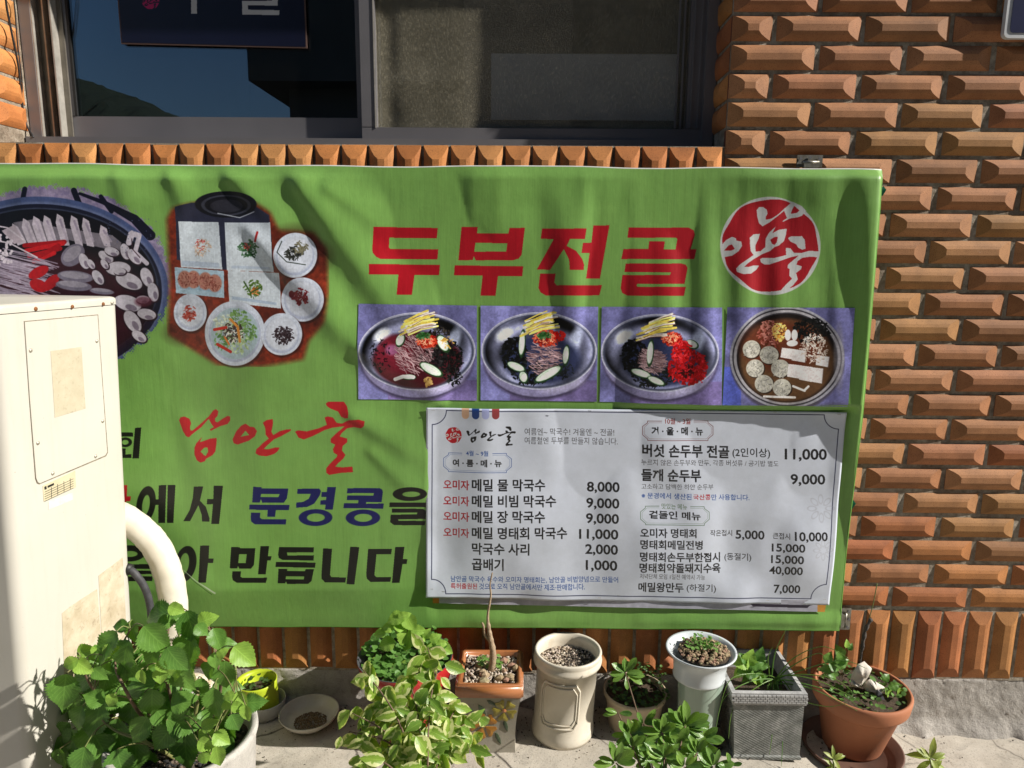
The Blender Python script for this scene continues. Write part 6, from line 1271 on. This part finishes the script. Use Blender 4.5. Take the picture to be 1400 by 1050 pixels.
for u, v, L, a in ((553, 842, 16, 20), (561, 852, 22, -60), (540, 846, 22, 200), (530, 858, 16, 180), (519, 866, 16, 200), (557, 873, 32, -100), (528, 881, 22, 200), (545, 856, 16, 150), (572, 862, 18, 0), (577, 871, 14, -40), (595, 872, 14, 30), (604, 880, 14, 10), (610, 888, 18, -30), (592, 884, 18, 60), (548, 905, 18, 200), (540, 912, 14, -90), (512, 905, 16, 150), (584, 866, 14, 60)): img_leaf(g, 'young', u, v, y - .01, L, a, .1)
for pts in (((556, 892), (552, 870), (550, 845)), ((550, 880), (540, 862), (530, 858)), ((558, 885), (556, 868), (560, 852))): MB().tube(smooth_path([onY(u, v, y - .005) for u, v in pts], 4), .0013, 6).build('stem', M['stem'], g, True)
# --- lime pot in a white dish, white bowl
M['lime'] = simple('lime_plastic', (.42, .52, .03), (.38, .47, .025), 8, .35, bump=.05); M['white_pl'] = simple('dusty_white_plastic', (.60, .59, .56), (.48, .46, .42), 10, .45, bump=.1, dirt=(.25, .2, .14), dirt_amt=.5)
x, y, z0, rb, z1, rt, xt = pot_frame((353, 991), 54, (350, 929), 54); y = min(y, -.045)
g = thing('flower_pot', 'small lime green plastic pot standing in a white dish', 'potted plant', (x, y, z0)); H = z1 - z0; ln = ((xt - x) / H, 0)
MB().lathe([(r, z0 + q) for r, q in [(rb * .2, .004), (rb * .72, .004), (rb * .85, H * .4), (rt * .95, H - .01), (rt, H - .002), (rt * .97, H), (rt * .92, H - .01), (rt * .82, H - .05)]], (x, y), 44, lean=ln).build('body', M['lime'], g, True)
MB().lathe([(r, z0 + q) for r, q in [(rb * .2, 0), (rb * .9, 0), (rb * 1.0, .01), (rb * 1.06, .040), (rb * 1.04, .042), (rb * 1.0, .038), (rb * .94, .012), (rb * .3, .003)]], (x, y), 44).build('dish', M['white_pl'], g, True)
soil_disc(g, xt, y, z1 - .030, rt * .80); stuff_leaves(g, 'seedlings', [((xt + LR.uniform(-.6, .6) * rt, y + LR.uniform(-.5, .5) * rt, z1 - .022 + LR.uniform(0, .02)), rnd_dir(), Vector((0, -.3, 1)), LR.uniform(.008, .014)) for _ in range(26)], 'rdark')
P = on_floor(416, 1006); M['bowl'] = simple('white_bowl', (.58, .55, .48), (.50, .46, .38), 12, .35, coat=.2, dirt=(.30, .22, .14), dirt_amt=.4)
rw_ = 82 * mpp(P) / 2; x = P.x; y = min(P.y + rw_ * .62, -rw_ - .004); z0 = P.z; T = onY(415, 973, y)
g = thing('bowl', 'shallow white bowl with brown silt on the pavement behind the large plant', 'bowl', (x, y, z0)); H = T.z - z0
MB().lathe([(r, z0 + q) for r, q in [(.005, 0), (rw_ * .55, 0), (rw_ * .62, .004), (rw_ * .88, H * .6), (rw_, H), (rw_ * .985, H + .002), (rw_ * .95, H - .002), (rw_ * .80, H * .45), (rw_ * .6, .010), (.005, .008)]], (x, y), 56).build('bowl', M['bowl'], g, True)
gravel(g, 'silt', (x + .004, y - .006, z0 + .010), rw_ * .55, rw_ * .52, stone_mat('brown_silt', [(.20, .14, .08), (.13, .09, .055), (.27, .19, .11)]), 900, .0018, .0015, seed=8, dome=.003)

# --- big leafy plant at the left
M['conc_pot'] = concrete('concrete_pot', (.38, .36, .33), (.47, .45, .41), (.55, .52, .48), 2.5, .85, .002)
PYc = -.44; T = onY(250, 1000, PYc); rt = .146; zr = T.z; z0 = floor_z(T.x)
g = thing('potted_plant', 'big leafy green plant with toothed leaves in a pale concrete pot', 'potted plant', (T.x, PYc, z0)); H = zr - z0
MB().lathe([(r, z0 + q) for r, q in [(.02, 0), (rt * .84, 0), (rt * .88, .01), (rt * .96, H - .03), (rt, H - .012), (rt * .995, H - .002), (rt * .97, H), (rt * .90, H - .003), (rt * .88, H - .02), (rt * .84, H - .08)]], (T.x, PYc), 72).build('pot', M['conc_pot'], g, True)
soil_disc(g, T.x, PYc, zr - .045, rt * .88); gravel(g, 'soil_clods', (T.x, PYc, zr - .043), rt * .82, rt * .82, M['gr_dark'], 900, .005, .004, seed=2)
stems = []
for pts in (((255, 1005), (235, 960), (225, 910), (232, 850)), ((265, 1005), (270, 960), (262, 915), (245, 870), (238, 838)), ((275, 1000), (300, 950), (298, 910), (292, 880), (283, 850)), ((285, 1005), (310, 970), (322, 930), (320, 895)),
            ((245, 1008), (200, 985), (170, 940), (158, 905), (178, 860)), ((235, 1010), (180, 1000), (150, 975), (120, 930), (112, 905)), ((250, 1010), (215, 990), (196, 960), (190, 930)), ((240, 1015), (200, 1015), (160, 1000), (140, 985)), ((262, 1010), (250, 985), (246, 960), (250, 925))):
    n_ = len(pts); P_ = [onY(u, v, PYc + LR.uniform(-.06, .06) - .02 * k) for k, (u, v) in enumerate(pts)]; P_[0] = Vector((T.x + (P_[0].x - T.x) * .35, PYc + LR.uniform(-.03, .03), zr - .05)); sp = smooth_path(P_, 6); stems += sp
    MB().tube(sp, [.0042 * (1 - .65 * k / len(sp)) for k in range(len(sp))], 7).build('stem', M['stem'] if LR.random() < .6 else M['stem_br'], g, True)
pet = MB()
def petiole(Pb):
    q = min(stems, key=lambda s_: (s_ - Pb).length + (.05 if s_.z > Pb.z else 0)); m_ = (q + Pb) / 2 + Vector((0, 0, .008))
    if (q - Pb).length < .25: pet.tube(smooth_path([q, m_, Pb], 4), .0012, 5, False)
BL = [(87, 949, 48, -97), (130, 991, 50, -100), (145, 888, 46, -118), (165, 903, 50, -112), (181, 866, 30, -82), (213, 842, 44, 195), (214, 876, 46, -48), (163, 856, 22, 185), (136, 922, 22, -40),
      (128, 954, 30, 165), (161, 956, 32, 5), (189, 938, 42, 190), (207, 966, 42, -95), (161, 1013, 50, -85), (141, 1028, 44, -62), (185, 1037, 40, -90), (220, 1012, 38, -130), (255, 989, 46, -12), (251, 1028, 52, -92),
      (262, 861, 46, -72), (276, 862, 20, -40), (255, 899, 52, -97), (247, 928, 44, -62), (283, 920, 28, -110), (251, 958, 34, 20), (293, 964, 36, -82), (350, 960, 30, 5), (305, 928, 44, -97), (298, 876, 30, -62), (294, 905, 22, -80), (312, 880, 20, 0),
      (240, 905, 40, -60), (178, 920, 34, -60), (105, 985, 34, -110), (120, 1015, 40, -100), (205, 900, 36, -120), (230, 850, 26, 20), (224, 985, 36, -60), (178, 985, 40, -100), (200, 1045, 40, -80), (282, 985, 26, -60), (275, 945, 30, -90), (236, 1045, 36, -110), (164, 1050, 44, -80), (110, 1046, 40, -100), (190, 1000, 40, -120), (322, 990, 26, -70), (238, 835, 22, 160)]
for u, v, L, a in BL: petiole(img_leaf(g, 'big', u, v, PYc + LR.uniform(-.13, -.02), L, a, LR.uniform(-.15, .25)))
for u, v, L, a in ((114, 912, 26, -35), (95, 907, 22, 205), (117, 890, 22, 15), (241, 833, 20, -20), (283, 847, 24, 25), (334, 897, 34, -38), (330, 956, 20, -60), (312, 952, 16, 200), (326, 967, 18, -10), (337, 976, 20, -80), (310, 963, 14, 90), (286, 991, 22, 30), (283, 1003, 22, 10), (303, 1010, 22, -30), (297, 1034, 26, -80), (277, 1036, 18, 200), (281, 1018, 20, -20), (219, 925, 20, -90), (238, 922, 22, -120), (222, 912, 18, -60), (152, 958, 18, -120), (150, 890, 20, 30), (194, 926, 18, -80), (304, 893, 16, 40)):
    petiole(img_leaf(g, 'young', u, v, PYc + LR.uniform(-.16, -.08), L, a, .1))
for _ in range(165):
    t = LR.random(); u = LR.uniform(75, 325); v = LR.uniform(890, 1052)
    if ((u - 205) / 132) ** 2 + ((v - 1000) / 118) ** 2 > 1: continue
    petiole(img_leaf(g, 'big', u, v, PYc + LR.uniform(-.02, .12), LR.uniform(24, 44), LR.gauss(-90, 40), LR.uniform(-.3, .3)))
pet.build('petioles', M['stem'], g, True)['kind'] = 'stuff'

# --- variegated ficus in front
FY = -.50; cz = onY(585, 1110, FY); z0 = floor_z(cz.x)
g = thing('potted_plant', 'variegated cream and green shrub trailing in front of the red pot', 'potted plant', (cz.x, FY, z0)); zr = z0 + .10; rt = .085
MB().lathe([(r, z0 + q) for r, q in [(.01, 0), (rt * .75, 0), (rt * .95, .088), (rt * 1.02, .09), (rt * 1.02, .1), (rt * .94, .1), (rt * .9, .08)]], (cz.x, FY), 40).build('pot', M['beige'], g, True); soil_disc(g, cz.x, FY, zr - .01, rt * .92)
root_p = Vector((cz.x, FY, zr - .015)); tips = [(496, 915, -.36), (478, 1000, -.42), (520, 960, -.38), (560, 930, -.36), (585, 885, -.33), (598, 915, -.36), (590, 955, -.40), (625, 965, -.38), (640, 985, -.36), (632, 1010, -.42), (560, 985, -.42), (530, 1020, -.45), (500, 1035, -.46), (575, 1025, -.46), (610, 1000, -.42), (545, 950, -.38), (482, 975, -.40), (650, 1000, -.38)]
nl = 0
for (u, v, Y) in tips:
    tp_ = onY(u, v, Y); mid = (root_p + tp_) / 2 + Vector((LR.uniform(-.02, .02), LR.uniform(-.02, .02), .05)); sp = smooth_path([root_p, mid, tp_], 9); MB().tube(sp, [.003 * (1 - .75 * k / len(sp)) for k in range(len(sp))], 6).build('stem', M['stem_br'], g, True)
    for k in range(15):
        if nl > 290: break
        q = sp[min(len(sp) - 1, int(len(sp) * (.42 + .6 * k / 13)))] + Vector([LR.gauss(0, .012) for _ in range(3)]); a = R(LR.gauss(-95, 55)); d = RIGHT * math.cos(a) + UPV * math.sin(a) - FWD * LR.uniform(-.4, .6)
        n_ = (-FWD * 1. + Vector((0, 0, 1)) * .5 + RIGHT * LR.uniform(-.8, .9)).normalized(); put_leaf(g, 'ficus', q, d, n_, LR.uniform(.030, .054), LR.uniform(.85, 1.2)); nl += 1

# --- glossy rosette shrub in front
FY = -.50; cz = onY(905, 1115, FY); z0 = floor_z(cz.x)
g = thing('potted_plant', 'glossy rosette-leaved shrub in front of the beige pot and green vase', 'potted plant', (cz.x, FY, z0)); zr = z0 + .09; rt = .08
MB().lathe([(r, z0 + q) for r, q in [(.01, 0), (rt * .78, 0), (rt * .95, .08), (rt * 1.02, .082), (rt * 1.02, .09), (rt * .94, .09), (rt * .9, .07)]], (cz.x, FY), 40).build('pot', M['terra'], g, True); soil_disc(g, cz.x, FY, zr - .01, rt * .92)
root_p = Vector((cz.x, FY, zr - .015))
ROS = [(855, 920, -.22, 24, 8, 1), (861, 1005, -.38, 28, 10, 1), (905, 1002, -.40, 26, 8, 1), (937, 992, -.38, 32, 8, 1), (924, 990, -.34, 26, 6, 1), (908, 1036, -.44, 30, 9, 1), (842, 1043, -.46, 30, 6, 1), (953, 1030, -.42, 26, 7, 1), (975, 1048, -.44, 26, 6, 1), (865, 1022, -.42, 22, 6, 1), (884, 1018, -.36, 22, 5, 1), (845, 975, -.34, 18, 2, 1), (936, 1048, -.46, 24, 6, 1), (998, 1046, -.44, 18, 4, 1), (888, 1040, -.42, 28, 7, 1), (925, 1018, -.40, 28, 7, 1), (880, 990, -.36, 22, 5, 1), (960, 1010, -.38, 26, 6, 1)]
for (u, v, Y, L, n_, _) in ROS:
    c = onY(u, v, Y); mid = (root_p + c) / 2 + Vector((LR.uniform(-.01, .01), .0, .01)); sp = smooth_path([root_p, mid, c], 7); MB().tube(sp, [.0026 * (1 - .5 * k / len(sp)) for k in range(len(sp))], 6).build('stem', M['stem_br'], g, True)
    for k in range(n_ + 4):
        a = R(360 / n_ * k + LR.uniform(-18, 18)); el = LR.uniform(.15, .75); d = (RIGHT * math.cos(a) + UPV * math.sin(a) * .75 + Vector((0, 0, 1)) * el * .45 - FWD * .25).normalized()
        put_leaf(g, 'pitto', c + d * .003, d, (Vector((0, 0, .8)) - FWD * .9 + RIGHT * .3 + d * .1), L * mpp(c) * LR.uniform(.75, 1.1), LR.uniform(.85, 1.1))
# --- two sprouts at the lower edge
for (u, v, L, lab, nn, vb) in ((1139, 1037, 17, 'small yellow-green sprout at the bottom edge below the terracotta pot', 8, 1075), (1272, 1036, 26, 'larger yellow-green sprout at the bottom right edge of the pavement', 13, 1085)):
    b_ = on_floor(u, vb); c = onY(u, v, b_.y + .01); g = thing('seedling', lab, 'plant', b_); MB().tube(smooth_path([b_, (b_ + c) / 2 + Vector((.003, 0, 0)), c], 5), .0022, 6).build('stem', M['stem'], g, True)
    for k in range(nn):
        a = R(360 / nn * k * 1.6 + LR.uniform(-20, 20)); h_ = LR.uniform(-.6, .1); d = (RIGHT * math.cos(a) + UPV * (math.sin(a) * .7 + .2) - FWD * .15 + Vector((0, 0, .25))).normalized(); put_leaf(g, 'sprout', c + (b_ - c) * LR.uniform(0, .35) * (k % 2), d, Vector((0, 0, 1)) - FWD * .8, L * mpp(c) * LR.uniform(.7, 1.1))
# --- crumbs of soil and dry bits on the pavement
r_ = random.Random(77); V = []; Fc = []
for _ in range(900):
    x = r_.gauss(.1, .6); y = -abs(r_.gauss(0, .13)) - .015; x = max(-1.1, min(1.4, x)); s_ = r_.uniform(.0008, .0030); z = floor_z(x) + .002; k = len(V); a = r_.random() * 3
    for p in ((1, 0, 0), (-.5, .8, 0), (-.6, -.8, 0), (0, 0, 1.1)): V.append((x + s_ * (p[0] * math.cos(a) - p[1] * math.sin(a)), y + s_ * (p[0] * math.sin(a) + p[1] * math.cos(a)), z + s_ * p[2]))
    Fc += [(k, k + 1, k + 3), (k + 1, k + 2, k + 3), (k + 2, k, k + 3)]
o = build('soil_crumbs', V, Fc, M['gr_dark'], origin=(.1, -.1, floor_z(.1))); tag(o, 'dark crumbs of soil scattered on the pavement between the pots', 'soil', kind='stuff')
